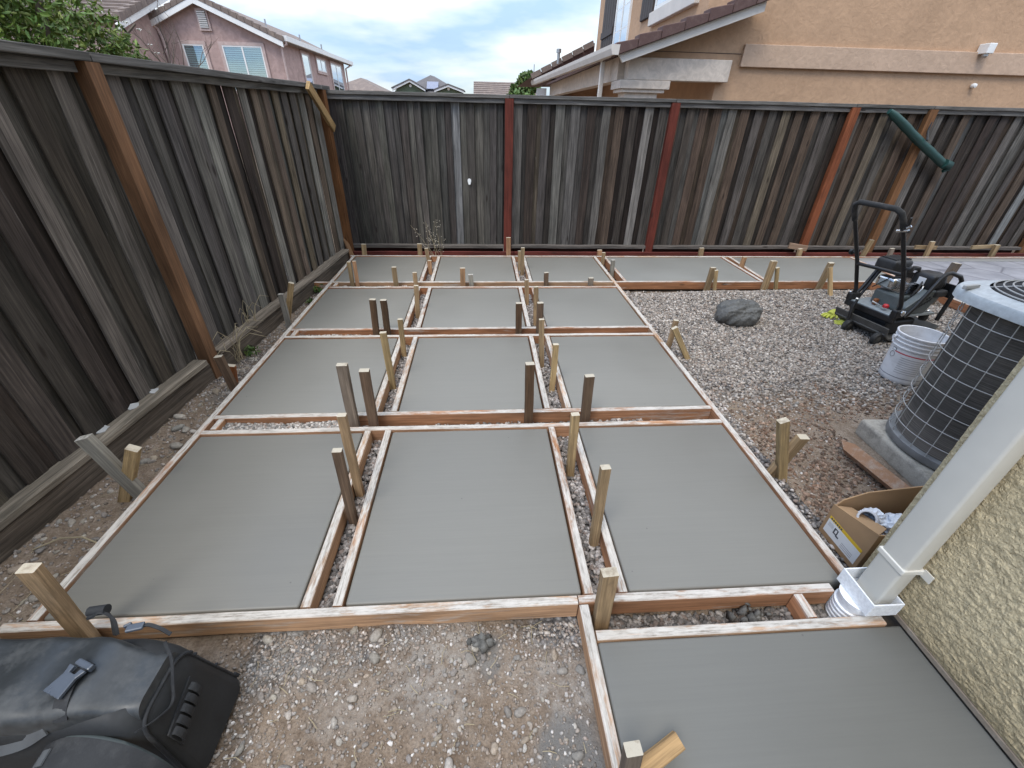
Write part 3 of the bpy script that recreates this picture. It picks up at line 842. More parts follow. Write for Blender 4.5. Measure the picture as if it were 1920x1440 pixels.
# ================================================================== STAKES
DK = (0.085, 0.050, 0.028); GB = (0.17, 0.135, 0.105); TN = (0.31, 0.215, 0.120); YL = (0.36, 0.25, 0.125); OR = (0.36, 0.205, 0.11); GR = (0.25, 0.225, 0.19); BR = (0.13, 0.085, 0.055)
ST = [
 # base, top, width, colour, label
 ((-0.927, 3.346, -0.12), (-0.909, 3.346, 0.298), .050, DK, 'dark brown stake, left of the pair behind the second left slab'),
 ((-0.828, 3.344, -0.12), (-0.822, 3.344, 0.293), .050, DK, 'dark brown stake, right of the pair behind the second left slab'),
 ((-0.650, 3.051, -0.12), (-0.645, 3.051, 0.252), .038, YL, 'pale yellow stake in the gravel strip at the far corner of the second left slab'),
 ((-0.662, 2.591, -0.12), (-0.671, 2.591, 0.361), .042, YL, 'tan stake in the gravel strip halfway along the second left slab'),
 ((-0.806, 2.100, -0.12), (-0.797, 2.100, 0.401), .058, GB, 'tall grey brown stake, left of the pair behind the nearest left slab'),
 ((-0.690, 2.098, -0.12), (-0.681, 2.098, 0.363), .054, BR, 'brown stake with cement streak, right of the pair behind the nearest left slab'),
 ((-0.656, 1.582, -0.12), (-0.652, 1.582, 0.434), .040, TN, 'tan stake in the left strip leaning beside the nearest slabs, farther of two'),
 ((-0.646, 1.407, -0.12), (-0.635, 1.407, 0.377), .040, BR, 'worn brown stake in the left strip between the nearest slabs, closer of two'),
 ((0.300, 3.335, -0.12), (0.292, 3.335, 0.265), .050, DK, 'dark brown stake behind the far right corner of the second middle slab'),
 ((0.447, 4.145, -0.12), (0.433, 4.145, 0.189), .042, TN, 'tan stake in the right strip beside the third middle slab, nearest the back'),
 ((0.486, 3.650, -0.12), (0.470, 3.650, 0.293), .042, TN, 'tan stake in the right strip beside the near end of the third right slab'),
 ((0.480, 3.345, -0.12), (0.474, 3.345, 0.263), .052, BR, 'brown stake standing where the right strip crosses behind the second row'),
 ((0.448, 2.873, -0.12), (0.424, 2.873, 0.322), .038, TN, 'pale stake in the right strip touching the second middle slab form'),
 ((0.480, 2.526, -0.12), (0.480, 2.526, 0.293), .038, YL, 'pale yellow stake in the right strip touching the second right slab form'),
 ((0.267, 2.098, -0.12), (0.258, 2.098, 0.392), .051, DK, 'dark brown stake between the nearest and second middle slabs'),
 ((0.627, 2.096, -0.12), (0.616, 2.096, 0.305), .055, BR, 'brown stake with a cement patch between the nearest and second right slabs'),
 ((0.462, 1.681, -0.12), (0.448, 1.681, 0.336), .042, YL, 'tan stake in the right strip near the far end of the nearest slabs'),
 ((0.490, 1.226, -0.12), (0.478, 1.226, 0.409), .040, TN, 'tall tan stake against the left form of the nearest right slab'),
 ((0.433, 0.858, -0.12), (0.419, 0.858, 0.269), .057, TN, 'thick tan stake at the corner where the foreground slab form meets the front form'),
 ((-1.420, 4.545, -0.12), (-1.416, 4.545, 0.248), .040, TN, 'tan stake, left of the touching pair between the third and farthest left slabs'),
 ((-1.372, 4.552, -0.12), (-1.362, 4.552, 0.254), .036, OR, 'orange tan stake, right of the touching pair between the third and farthest left slabs'),
 ((-0.958, 4.545, -0.12), (-0.954, 4.545, 0.193), .048, TN, 'tan stake alone in front of the middle of the farthest left slab'),
 ((-0.738, 4.530, -0.12), (-0.739, 4.530, 0.139), .044, TN, 'tan stake at the near right corner of the farthest left slab'),
 ((-0.640, 3.845, -0.12), (-0.626, 3.845, 0.237), .042, TN, 'tan stake in the left strip beside the third left slab'),
 ((-0.228, 4.545, -0.12), (-0.225, 4.545, 0.183), .055, OR, 'orange tan stake in front of the farthest middle slab beside a cement crusted one'),
 ((-0.128, 4.550, -0.12), (-0.141, 4.550, 0.110), .050, GR, 'short stake crusted with grey cement in front of the farthest middle slab'),
 ((0.700, 4.550, -0.12), (0.691, 4.550, 0.132), .048, BR, 'short brown stake in front of the left part of the farthest right slab'),
 ((1.202, 4.545, -0.12), (1.197, 4.545, 0.073), .054, GB, 'very short grey brown stake in front of the right part of the farthest right slab'),
 ((-1.557, 5.690, -0.12), (-1.541, 5.690, 0.137), .055, TN, 'pale stake behind the farthest left slab near the fence corner'),
 ((-0.834, 5.690, -0.12), (-0.827, 5.690, 0.145), .056, TN, 'pale stake behind the right end of the farthest left slab'),
 ((-0.650, 5.231, -0.12), (-0.683, 5.231, 0.210), .044, TN, 'taller tan stake of two in the left strip beside the farthest slabs'),
 ((-0.640, 5.10, -0.12), (-0.640, 5.10, 0.100), .044, OR, 'shorter orange stake of two in the left strip beside the farthest slabs'),
 ((0.337, 5.695, -0.12), (0.334, 5.695, 0.229), .057, OR, 'orange stake standing in front of the first red fence post'),
 ((0.474, 5.063, -0.12), (0.470, 5.063, 0.265), .042, TN, 'taller tan stake of two in the right strip beside the farthest slabs'),
 ((0.450, 5.231, -0.12), (0.444, 5.231, 0.182), .034, TN, 'thinner tan stake of two in the right strip beside the farthest slabs'),
 ((1.580, 5.695, -0.12), (1.570, 5.695, 0.072), .058, OR, 'short orange stake behind the gap right of the farthest right slab'),
 ((1.560, 5.446, -0.12), (1.561, 5.446, 0.106), .042, TN, 'tan stake at the back of the narrow gap right of the farthest right slab'),
 ((1.578, 5.030, -0.12), (1.568, 5.030, 0.131), .046, GR, 'grey stake halfway along the narrow gap right of the farthest right slab'),
 ((-1.771, 3.636, -0.12), (-1.763, 3.636, 0.237), .043, GR, 'weathered grey stake beside the left fence at the third left slab'),
 ((-1.861, 3.802, -0.12), (-1.723, 3.802, 0.280), .044, YL, 'pale yellow stake leaning beside a grey one at the third left slab'),
 ((-1.765, 2.614, -0.12), (-1.790, 2.614, 0.184), .051, BR, 'brown stake at the foot of the orange brown post of the left fence'),
 ((-1.842, 2.728, -0.12), (-1.807, 2.728, 0.047), .055, (0.36, 0.13, 0.05), 'short orange stub beside the brown stake near the left fence post'),
 ((-1.735, 1.617, -0.12), (-1.842, 1.617, 0.311), .062, GR, 'thick grey stake leaning toward the fence beside the nearest left slab'),
 ((-1.858, 1.625, -0.12), (-1.664, 1.625, 0.233), .052, YL, 'short yellow brace stake crossing the thick grey one at the nearest left slab'),
 ((-1.440, 0.874, -0.12), (-1.403, 0.874, 0.400), .050, TN, 'thick tan stake behind the black bag at the front left corner'),
 ((1.560, 3.123, -0.12), (1.578, 3.123, 0.193), .040, TN, 'upright tan stake at the right edge of the second right slab'),
 ((1.700, 2.989, -0.12), (1.510, 2.989, 0.189), .043, YL, 'slanting yellow brace stake at the right edge of the second right slab'),
 ((2.572, 4.560, -0.12), (2.580, 4.560, 0.185), .060, TN, 'tan stake in front of the wide slab, leftmost of the three at the gravel edge'),
 ((2.645, 4.501, -0.12), (2.591, 4.501, 0.174), .036, YL, 'thin pale brace behind the leftmost stake at the gravel edge'),
 ((3.264, 4.565, -0.12), (3.269, 4.565, 0.260), .067, TN, 'thick tan stake at the gravel edge before the divider of the wide slabs'),
 ((3.374, 4.490, -0.12), (3.283, 4.490, 0.207), .037, YL, 'thin pale brace of the stake in front of the divider of the two wide slabs'),
 ((3.928, 4.565, -0.12), (3.918, 4.520, 0.254), .061, TN, 'tan stake at the gravel edge closest to the compactor handle'),
 ((3.888, 4.271, -0.12), (3.821, 4.40, 0.240), .041, YL, 'long thin pale brace of the stake closest to the compactor handle'),
 ((2.998, 5.700, -0.12), (2.986, 5.700, 0.102), .059, TN, 'short tan stake behind the first wide slab in front of the red edging'),
 ((3.306, 5.199, -0.12), (3.315, 5.199, 0.125), .052, OR, 'orange brown stake between the two wide slabs'),
 ((4.426, 5.700, -0.12), (4.403, 5.700, 0.096), .060, TN, 'short tan stake below the end of the rail beside the rust red post'),
 ((5.409, 5.764, -0.12), (5.453, 5.764, 0.206), .060, TN, 'tan stake behind the compactor handle at the back fence'),
 ((5.640, 5.574, -0.12), (5.626, 5.574, 0.139), .059, GB, 'grey brown stake seen between the legs of the compactor handle'),
 ((6.355, 5.730, -0.12), (6.338, 5.730, 0.195), .061, TN, 'pale stake with a crosspiece at the back fence, left of two at the far right'),
 ((7.373, 5.735, -0.12), (7.361, 5.735, 0.152), .069, TN, 'pale stake with a crosspiece at the back fence, right of two at the far right'),
 ((4.905, 4.120, -0.12), (4.960, 4.120, 0.370), .080, GB, 'wide grey brown stake behind the compactor roll bar'),
 ((4.960, 4.180, -0.12), (4.790, 4.180, 0.080), .047, OR, 'low orange brace at the wide stake behind the compactor'),
 ((1.656, 1.615, -0.12), (1.503, 1.615, 0.317), .050, YL, 'yellow stake leaning left in the dirt beside the nearest right slab'),
 ((1.600, 1.649, -0.12), (1.640, 1.600, 0.219), .058, TN, 'rough tan stake crossing a yellow one beside the nearest right slab'),
 ((0.405, 0.397, -0.12), (0.372, 0.397, 0.200), .045, GB, 'grey stake in the foreground at the left form of the foreground slab'),
]
for (a, b_, wd, c, lab) in ST:
    o = board('stake', a, b_, wd, wd * 0.72 if wd < 0.055 else wd * 0.62, (0.05, -1, 0), M_FORM if c == GR else M_STAKE, None, jit(c, 0.14), 4, 0.0015, 0.002)
    tag(o, lab, 'stake', 'wooden stakes holding the formwork')
o = board('stake', (0.40, 0.385, 0.04), (0.545, 0.445, 0.075), .045, .032, (0, -0.4, 1), M_STAKE, None, (0.33, 0.21, 0.10), 3, 0.001)
tag(o, 'yellow offcut lying across the foreground slab corner', 'stake', 'wooden stakes holding the formwork')
o = board('wood_block', (4.29, 5.80, 0.115), (4.52, 5.735, 0.09), .075, .036, (0, -1, 0), M_LUMBER, None, (0.24, 0.16, 0.11), 2, 0.001)
tag(o, 'small worn block of wood at the foot of the rust red post', 'wood block')
o = board('crosspiece', (6.17, 5.785, 0.105), (6.50, 5.785, 0.095), .05, .03, (0, -1, 0), M_LUMBER, None, (0.30, 0.21, 0.12), 2, 0.001)
tag(o, 'short horizontal batten behind the pale stake, left of two at the back right', 'batten')
o = board('crosspiece', (7.05, 5.79, 0.10), (7.42, 5.79, 0.12), .05, .03, (0, -1, 0), M_LUMBER, None, (0.30, 0.22, 0.13), 2, 0.001)
tag(o, 'short horizontal batten behind the pale stake, right of two at the back right', 'batten')

# ================================================================== HOUSES
M_TAN = stucco('tan_stucco', (0.465, 0.300, 0.188), 16, 0.4, 0.02, 0.10, mid_f=0.3)
M_TANL = stucco('light_tan_stucco', (0.50, 0.355, 0.255), 16, 0.4, 0.02, 0.06, mid_f=0.3)
M_BEIGE = stucco('beige_stucco', (0.58, 0.495, 0.415), 16, 0.4, 0.015, 0.12)
M_PINK = stucco('pink_stucco', (0.40, 0.285, 0.255), 8, 0.4, 0.03, 0.10)
M_PINKT = stucco('pale_pink_trim', (0.48, 0.37, 0.335), 8, 0.3, 0.02, 0.05)
M_TILE = dusty('brown_roof_tile', (0.095, 0.052, 0.045), (0.20, 0.14, 0.12), 0.6, 0.8, scale=9)
M_TILEG = dusty('grey_brown_roof_tile', (0.17, 0.13, 0.11), (0.32, 0.25, 0.20), 0.7, 0.85, scale=3)
M_GREEN = stucco('green_siding', (0.12, 0.15, 0.105), 8, 0.3, 0.02, 0.06)
M_ROOFD = dusty('dark_roof', (0.115, 0.105, 0.105), (0.2, 0.18, 0.17), 0.4, 0.85, scale=2)
M_PANEL = plain('solar_panel', (0.20, 0.21, 0.27), 0.3, var=0.1, spec=0.6)
M_METAL = plain('grey_metal', (0.42, 0.42, 0.42), 0.35, 0.8, 0.1)

def window(parent, P, U, N, wd, ht, mull=0, cross=0, blinds=True, trim=None, trim_w=0.12, frame_w=0.05, glass=None, frame_mat=None):
    """P lower corner, U along the wall, N outward: trim, frame > pane, blind"""
    P, U, N = Vector(P), Vector(U), Vector(N); Z = Vector((0, 0, 1))
    def rect(mb, u0, u1, z0, z1, d0, d1):
        vs = []
        for d in (d0, d1):
            for (u, z) in ((u0, z0), (u1, z0), (u1, z1), (u0, z1)):
                vs.append(P + U * u + Z * z + N * d)
        mb.add(vs, [(0, 1, 2, 3), (7, 6, 5, 4), (0, 4, 5, 1), (1, 5, 6, 2), (2, 6, 7, 3), (3, 7, 4, 0)])
    if trim:
        mb = MB(); t = trim_w
        rect(mb, -t, wd + t, ht, ht + t, -0.02, 0.06); rect(mb, -t, wd + t, -t, 0, -0.02, 0.06)
        rect(mb, -t, 0, 0, ht, -0.02, 0.058); rect(mb, wd, wd + t, 0, ht, -0.02, 0.058)
        mb.build('window_trim', trim, parent)
    mb = MB(); f = frame_w
    rect(mb, 0, wd, ht - f, ht, -0.02, 0.050); rect(mb, 0, wd, 0, f, -0.02, 0.050)
    rect(mb, 0, f, f, ht - f, -0.02, 0.048); rect(mb, wd - f, wd, f, ht - f, -0.02, 0.048)
    for k in range(1, mull + 1):
        u = wd * k / (mull + 1)
        rect(mb, u - f * 0.6, u + f * 0.6, f, ht - f, -0.02, 0.046)
    for k in range(1, cross + 1):
        z = ht * k / (cross + 1)
        rect(mb, f, wd - f, z - 0.012, z + 0.012, 0.027, 0.033)
    fr = mb.build('window', frame_mat or M_WHITE, parent)
    mb = MB(); rect(mb, f, wd - f, f, ht - f, 0.028, 0.032)
    mb.build('pane', glass or M_GLASS, fr)
    mb = MB(); rect(mb, 0.01, wd - 0.01, 0.01, ht - 0.01, -0.02, 0.004)
    mb.build('room_interior', M_DARKROOM, fr)
    if blinds:
        mb = MB(); n = int((ht - 2 * f) / 0.075)
        for k in range(n):
            z = f + (k + 0.5) * (ht - 2 * f) / n
            rect(mb, f + 0.02, wd - f - 0.02, z - 0.027, z + 0.027, 0.014, 0.017)
        mb.build('blind', M_BLIND, fr, kind='stuff')
    return fr

# ---------- tan house behind the back fence
TH_ = thing('tan_house', 'tan stucco two storey house with brown roof tiles behind the back fence', 'house', (8, 10, -0.1))
mb = MB()
mb.prism([(4.0, -0.11), (18, -0.11), (18, 6.6), (3.6, 6.6), (3.6, 2.86), (2.50, 2.50), (2.46, 2.408), (4.0, 2.408)], 1, 8.6, 16.45)
mb.build('wall', M_TAN, TH_)
mb = MB(); mb.bb((4.335, 8.545, 2.331), (18.0, 8.597, 2.633)); mb.build('band_trim', M_TANL, TH_, bevel=0.008)
mb = MB(); mb.bb((2.62, 8.592, 2.500), (4.33, 8.5985, 2.508)); mb.build('joint', M_SHUT, TH_)
mb = MB(); mb.bb((4.0, 16.46, -0.11), (18, 27, 2.43)); mb.bb((2.5, 17.0, -0.11), (3.99, 17.2, 2.43)); mb.build('wall', M_TAN, TH_)
# porch beam with stepped capital and column
mb = MB(); mb.bb((2.412, 8.44, 2.107), (4.129, 8.66, 2.405)); mb.build('front_beam', M_BEIGE, TH_, bevel=0.01)
mb = MB()
mb.prism([(8.66, 2.107), (17.0, 2.107), (17.0, 2.43), (8.66, 2.43)], 0, 2.30, 2.52)
o = mb.build('side_beam', M_BEIGE, TH_)
mb = MB(); mb.bb((2.30, 8.42, 1.985), (3.148, 9.0, 2.104)); mb.build('capital', M_BEIGE, TH_, bevel=0.008)
mb = MB(); mb.bb((2.34, 8.45, 1.935), (3.08, 8.95, 1.983)); mb.build('capital', M_BEIGE, TH_, bevel=0.008)
mb = MB(); mb.bb((2.42, 8.50, -0.11), (2.98, 8.90, 1.933)); mb.build('column', M_BEIGE, TH_)
mb = MB(); mb.bb((2.42, 16.7, -0.11), (2.98, 17.0, 2.10)); mb.build('column', M_WHITE, TH_)
# porch roof, rake board, tiles and gutter
sl = 0.322
def rz_(x, o=0.0): return 2.30 + sl * (x - 2.21) + o
mb = MB(); mb.prism([(2.12, rz_(2.12, 0.11)), (4.32, rz_(4.32, 0.11)), (4.32, rz_(4.32, 0.16)), (2.12, rz_(2.12, 0.16))], 1, 8.24, 17.6)
mb.build('roof', M_TILE, TH_)
mb = MB(); mb.prism([(2.235, rz_(2.235, 0.0)), (4.32, rz_(4.32, 0.0)), (4.32, rz_(4.32, 0.118)), (2.16, rz_(2.16, 0.118))], 1, 8.20, 8.238)
mb.build('rake_board', M_CREAM, TH_)
k = 0; x = 2.09; L = 0.342
while x < 4.2:
    x1 = x + L - 0.006
    mb = MB(); t0, t1 = 0.285, 0.236
    mb.prism([(x, rz_(x, 0.122)), (x1, rz_(x1, 0.121)), (x1, rz_(x1, t1)), (x, rz_(x, t0))], 1, 8.135 + 0.004 * (k % 2), 8.40)
    mb.build('roof_tile', M_TILE, TH_, bevel=0.010)
    x += L; k += 1
mb = MB()
gp = [(-0.055, 0.0), (0.04, 0.0), (0.05, 0.128), (-0.09, 0.128), (-0.085, 0.075)]
a0, a1 = Vector((2.10, 8.13, 2.395)), Vector((1.77, 17.2, 2.405))
vs = [(a0.x + p[0], a0.y, a0.z + p[1]) for p in gp] + [(a1.x + p[0], a1.y, a1.z + p[1]) for p in gp]
mb.add(vs, [(4, 3, 2, 1, 0), (5, 6, 7, 8, 9)] + [(i, (i + 1) % 5, 5 + (i + 1) % 5, 5 + i) for i in range(5)])
mb.build('gutter', M_CREAM, TH_)
mb = MB(); mb.bb((2.10, 9.05, -0.11), (2.17, 9.13, 2.41)); mb.build('downspout', M_CREAM, TH_, bevel=0.008)
mb = MB(); mb.bb((1.86, 16.9, -0.11), (2.18, 17.0, 2.32)); mb.build('side_panel', M_WHITE, TH_)
# far part of the roof with a vent pipe
mb = MB(); mb.prism([(1.55, 2.55), (3.58, 3.50), (3.58, 2.60)], 1, 16.6, 22.0); mb.build('roof', M_TILE, TH_)
mb = MB()
for k in range(6):
    x = 1.62 + 0.32 * k
    z = 2.55 + (x - 1.55) * 0.468
    mb.bar((x, 16.52, z + 0.02), (x + 0.30, 16.52, z + 0.15), 0.14, 0.07, (0, 1, 0))
mb.build('rake_tiles', M_TILEG, TH_)
mb = MB(); mb.lathe([(0.045, 0), (0.045, 0.27), (0.075, 0.275), (0.075, 0.37), (0.0, 0.38)], (2.42, 16.3, 2.92), 12); mb.build('vent_pipe', M_METAL, TH_, smooth=40)
mb = MB(); mb.tube([(1.75, 17, 2.6), (1.75, 17, 2.95)], 0.012, 6); mb.build('vent_pipe', M_METAL, TH_)
# windows and shutters on the side wall
XW = 3.6
window(TH_, (XW, 14.30, 3.0), (0, -1, 0), (-1, 0, 0), 1.32, 2.2, 1, 4, False, None, glass=M_GLASSR)
window(TH_, (XW, 11.15, 3.42), (0, -1, 0), (-1, 0, 0), 2.0, 2.0, 1, 3, False, None, glass=M_GLASSR)
mb = MB(); mb.bb((XW - 0.09, 9.0, 3.18), (XW + 0.01, 11.3, 3.40)); mb.build('window_sill', M_CREAM, TH_, bevel=0.01)
for (y0, y1, z0, z1) in ((14.36, 15.65, 3.0, 5.4), (11.25, 12.05, 3.36, 5.4)):
    mb = MB(); mb.bb((XW - 0.035, y0, z0), (XW - 0.002, y1, z1))
    sh = mb.build('shutter', M_SHUT, TH_)
    mb = MB()
    for k in range(5):
        y = y0 + (k + 0.5) * (y1 - y0) / 5
        mb.bb((XW - 0.055, y - (y1 - y0) * 0.088, z0 + 0.01), (XW - 0.037, y + (y1 - y0) * 0.088, z1))
    mb.bb((XW - 0.085, y0 + 0.02, z0 + 0.45), (XW - 0.057, y1 - 0.02, z0 + 0.60))
    mb.build('shutter_boards', M_SHUT, sh)
# lamp box and small camera on the wall
mb = MB(); mb.bb((8.42, 8.40, 2.60), (8.55, 8.59, 2.74)); lb = mb.build('wall_lamp', M_WHITE, TH_, bevel=0.01)
mb = MB(); mb.lathe([(0.03, 0), (0.045, 0.02), (0.045, 0.05)], (8.485, 8.47, 2.548), 14); mb.build('lamp_shade', M_METAL, lb)
mb = MB(); mb.lathe([(0.03, 0.0), (0.04, 0.03), (0.03, 0.07), (0.0, 0.08)], (8.65, 8.595, 2.17), 14, Matrix.Rotation(R(90), 3, 'X')); mb.build('wall_spout', M_WHITE, TH_, smooth=50)

# ---------- pink house beyond the left fence
PH = thing('pink_house', 'dusty pink stucco house with white framed blinds beyond the left fence', 'house', (-11, 26, -0.12))
mb = MB(); mb.prism([(-13.56, -0.13), (-8.65, -0.13), (-8.65, 4.05), (-11.66, 5.28), (-13.56, 4.50)], 1, 24.0, 34.2); mb.build('wall', M_PINK, PH)
mb = MB(); mb.prism([(21.5, -0.13), (24.3, -0.13), (24.3, 5.22), (21.5, 4.15)], 0, -26.0, -13.563); mb.build('wall', M_PINK, PH)
s2 = 0.412
def pr(x): return 5.33 - s2 * abs(x + 11.66)
mb = MB()
mb.prism([(-11.66, pr(-11.66) - 0.02), (-8.40, pr(-8.40) - 0.02), (-8.40, pr(-8.40) + 0.14), (-11.66, pr(-11.66) + 0.14)], 1, 23.74, 35.2)
rf = mb.build('roof', M_TILEG, PH)
mb = MB()
mb.prism([(-11.66, pr(-11.66) - 0.02), (-13.6, pr(-13.6) - 0.02), (-13.6, pr(-13.6) + 0.14), (-11.66, pr(-11.66) + 0.14)], 1, 23.74, 35.2)
mb.build('roof', M_TILEG, PH)
for k in range(12):       # tiles along the right rake
    x0 = -11.70 + k * 0.276; x1 = x0 + 0.265
    mb = MB(); mb.prism([(x0, pr(x0) + 0.0), (x1, pr(x1) + 0.0), (x1, pr(x1) + 0.21), (x0, pr(x0) + 0.17)], 1, 23.66, 23.92)
    mb.build('roof_tile', M_TILEG, PH, bevel=0.01)
for k in range(7):
    x0 = -11.72 - k * 0.276; x1 = x0 - 0.265
    mb = MB(); mb.prism([(x0, pr(x0) + 0.0), (x1, pr(x1) + 0.0), (x1, pr(x1) + 0.21), (x0, pr(x0) + 0.17)], 1, 23.66, 23.92)
    mb.build('roof_tile', M_TILEG, PH, bevel=0.01)
mb = MB(); mb.prism([(-11.66, pr(-11.66) - 0.20), (-8.42, pr(-8.42) - 0.20), (-8.42, pr(-8.42) - 0.005), (-11.66, pr(-11.66) - 0.005)], 1, 23.68, 23.735); mb.build('rake_board', M_WHITE, PH)
mb = MB(); mb.prism([(-11.665, pr(-11.66) - 0.20), (-13.62, pr(-13.62) - 0.20), (-13.62, pr(-13.62) - 0.005), (-11.665, pr(-11.66) - 0.005)], 1, 23.68, 23.735); mb.build('rake_board', M_WHITE, PH)
mb = MB(); mb.bb((-8.44, 23.9, 4.03), (-8.28, 35.2, 4.22)); mb.build('gutter', M_WHITE, PH)
# wing with the roof that slopes toward the yard
def wz(y): return 4.22 + 0.385 * (y - 21.3)
mb = MB(); mb.prism([(21.2, wz(21.2)), (28.0, wz(28.0)), (28.0, wz(28.0) + 0.1), (21.2, wz(21.2) + 0.1)], 0, -27, -13.36); wr = mb.build('roof', M_TILEG, PH)
mb = MB()
for k in range(17):
    y = 21.2 + k * 0.4
    mb.prism([(y, wz(y) + 0.10), (y + 0.38, wz(y + 0.38) + 0.105), (y + 0.38, wz(y + 0.38) + 0.12), (y, wz(y) + 0.19)], 0, -27, -13.40)
mb.build('tile_courses', M_TILEG, wr, kind='stuff')
for k in range(14):
    y = 21.2 + k * 0.4
    mb = MB(); mb.prism([(y, wz(y) - 0.02), (y + 0.385, wz(y + 0.385) - 0.02), (y + 0.385, wz(y + 0.385) + 0.20), (y, wz(y) + 0.26)], 0, -13.40, -13.16)
    mb.build('roof_tile', M_TILEG, PH, bevel=0.01)
mb = MB(); mb.prism([(21.0, wz(21.0) - 0.22), (28, wz(28) - 0.22), (28, wz(28) - 0.025), (21.0, wz(21.0) - 0.025)], 0, -13.30, -13.2); mb.build('rake_board', M_WHITE, PH)
window(PH, (-12.74, 24.0, 2.2), (1, 0, 0), (0, -1, 0), 0.86, 1.63, 0, 0, True, M_PINKT)
window(PH, (-11.11, 24.0, 2.2), (1, 0, 0), (0, -1, 0), 1.66, 1.63, 1, 0, True, M_PINKT)
window(PH, (-8.65, 26.4, 2.1), (0, 1, 0), (1, 0, 0), 1.0, 1.75, 0, 0, False, M_PINKT, glass=M_GLASSR)
window(PH, (-8.65, 28.6, 3.31), (0, 1, 0), (1, 0, 0), 1.5, 0.54, 1, 0, False, M_PINKT, glass=M_GLASSR)
window(PH, (-8.65, 31.1, 2.1), (0, 1, 0), (1, 0, 0), 2.2, 1.74, 1, 0, False, M_PINKT, glass=M_GLASSR)
mb = MB(); mb.bb((-11.80, 23.93, 4.29), (-11.33, 23.999, 5.02)); vt = mb.build('gable_vent', M_PINKT, PH)
mb = MB(); mb.bb((-11.73, 23.915, 4.37), (-11.40, 23.928, 4.94)); mb.build('vent_opening', M_DARKROOM, vt)
mb = MB()
for k in range(8):
    mb.box((-11.565, 23.895, 4.405 + k * 0.071), (0.33, 0.012, 0.05), Matrix.Rotation(R(25), 3, 'X'))
mb.build('vent_slats', M_WHITE, vt)
mb = MB(); mb.tube([(-8.36, 23.95, 4.04), (-8.36, 23.95, 3.93), (-8.60, 23.93, 3.80), (-8.60, 23.93, -0.1)], 0.05, 6); mb.build('downspout', M_PINKT, PH)
mb = MB(); mb.tube([(-13.62, 23.7, 4.50), (-13.50, 23.9, 4.3), (-13.44, 23.92, 4.0), (-13.44, 23.92, -0.1)], 0.055, 6); mb.build('downspout', M_PINKT, PH)
mb = MB(); mb.tube([(-8.36, 35.0, 4.04), (-8.45, 34.5, 3.9), (-8.58, 34.3, 3.8), (-8.58, 34.25, -0.1)], 0.045, 6); mb.build('downspout', M_PINKT, PH)
for (x, y) in ((-10.2, 27), (-9.7, 30), (-9.5, 33)):
    mb = MB(); mb.tube([(x, y, pr(x)), (x, y, pr(x) + 0.42)], 0.04, 6); mb.build('vent_pipe', M_METAL, PH)

# ---------- houses far behind
def far_house(name, label, loc): return thing(name, label, 'house', loc)
h1 = far_house('far_house', 'small far house with a pale brown hip roof right of the pink house', (-8.9, 42, -0.12))
mb = MB(); mb.bb((-11.4, 40.4, -0.13), (-7.6, 46, 2.9)); mb.build('wall', M_PINKT, h1)
mb = MB(); mb.add([(-11.7, 40, 2.85), (-7.45, 40, 2.85), (-7.45, 46.4, 2.85), (-11.7, 46.4, 2.85), (-9.5, 42.2, 3.75), (-9.5, 44.2, 3.75)], [(0, 1, 4), (1, 2, 5, 4), (2, 3, 5), (3, 0, 4, 5), (3, 2, 1, 0)])
mb.build('roof', M_TILEG, h1)
h2 = far_house('far_house', 'far green gabled house with a dark roof and a solar panel', (-4, 42, -0.12))
mb = MB(); mb.bb((-6.5, 41.2, -0.13), (-1.5, 47, 2.75)); mb.build('wall', M_GREEN, h2)
mb = MB(); mb.add([(-6.7, 41.0, 2.80), (-1.2, 41.0, 2.80), (-1.2, 47, 2.8), (-6.7, 47, 2.8), (-4.05, 43.0, 4.10), (-3.85, 44.5, 4.10)], [(0, 1, 4), (1, 2, 5, 4), (2, 3, 5), (3, 0, 4, 5), (3, 2, 1, 0)])
mb.build('roof', M_ROOFD, h2)
for (xa, xp, xb, zb, zp) in ((-6.75, -5.38, -4.25, 2.90, 3.46), (-3.55, -2.47, -1.30, 2.86, 3.22)):
    mb = MB(); mb.prism([(xa + .15, -0.12), (xb - .15, -0.12), (xb - .15, zb), (xp, zp - 0.04), (xa + .15, zb)], 1, 40.3, 42.5); gb = mb.build('gable', M_GREEN, h2)
    mb = MB(); mb.prism([(xa, zb), (xp, zp), (xb, zb), (xb, zb + 0.12), (xp, zp + 0.13), (xa, zb + 0.12)], 1, 39.95, 40.29); mb.build('gable_trim', M_WHITE, gb)
    mb = MB(); mb.prism([(xa - .05, zb + 0.125), (xp, zp + 0.135), (xb + .05, zb + 0.125), (xb + .05, zb + 0.20), (xp, zp + 0.21), (xa - .05, zb + 0.20)], 1, 39.9, 43); mb.build('gable_roof', M_ROOFD, gb)
    mb = MB(); mb.lathe([(0.0, 0), (0.10, 0.0), (0.10, 0.06), (0.0, 0.06)], (xp, 40.29, (zb + zp) / 2 + 0.06), 14, Matrix.Rotation(R(90), 3, 'X'), cap=False); mb.build('round_vent', M_WHITE, gb)
mb = MB(); mb.quadslab([(-4.25, 41.15, 3.12), (-3.35, 41.15, 3.12), (-3.35, 41.95, 3.62), (-4.25, 41.95, 3.62)], 0.04); mb.build('solar_panel', M_PANEL, h2)
h3 = far_house('far_house', 'far house with a plain beige ridge roof left of the small tree', (1, 42, -0.12))
mb = MB(); mb.bb((-0.3, 40.5, -0.13), (4.6, 47, 2.7)); mb.build('wall', M_BEIGE, h3)
mb = MB(); mb.prism([(40.1, 2.62), (47.4, 2.62), (43.5, 3.78)], 0, -0.5, 4.8); r3 = mb.build('roof', M_TILEG, h3)
mb = MB()
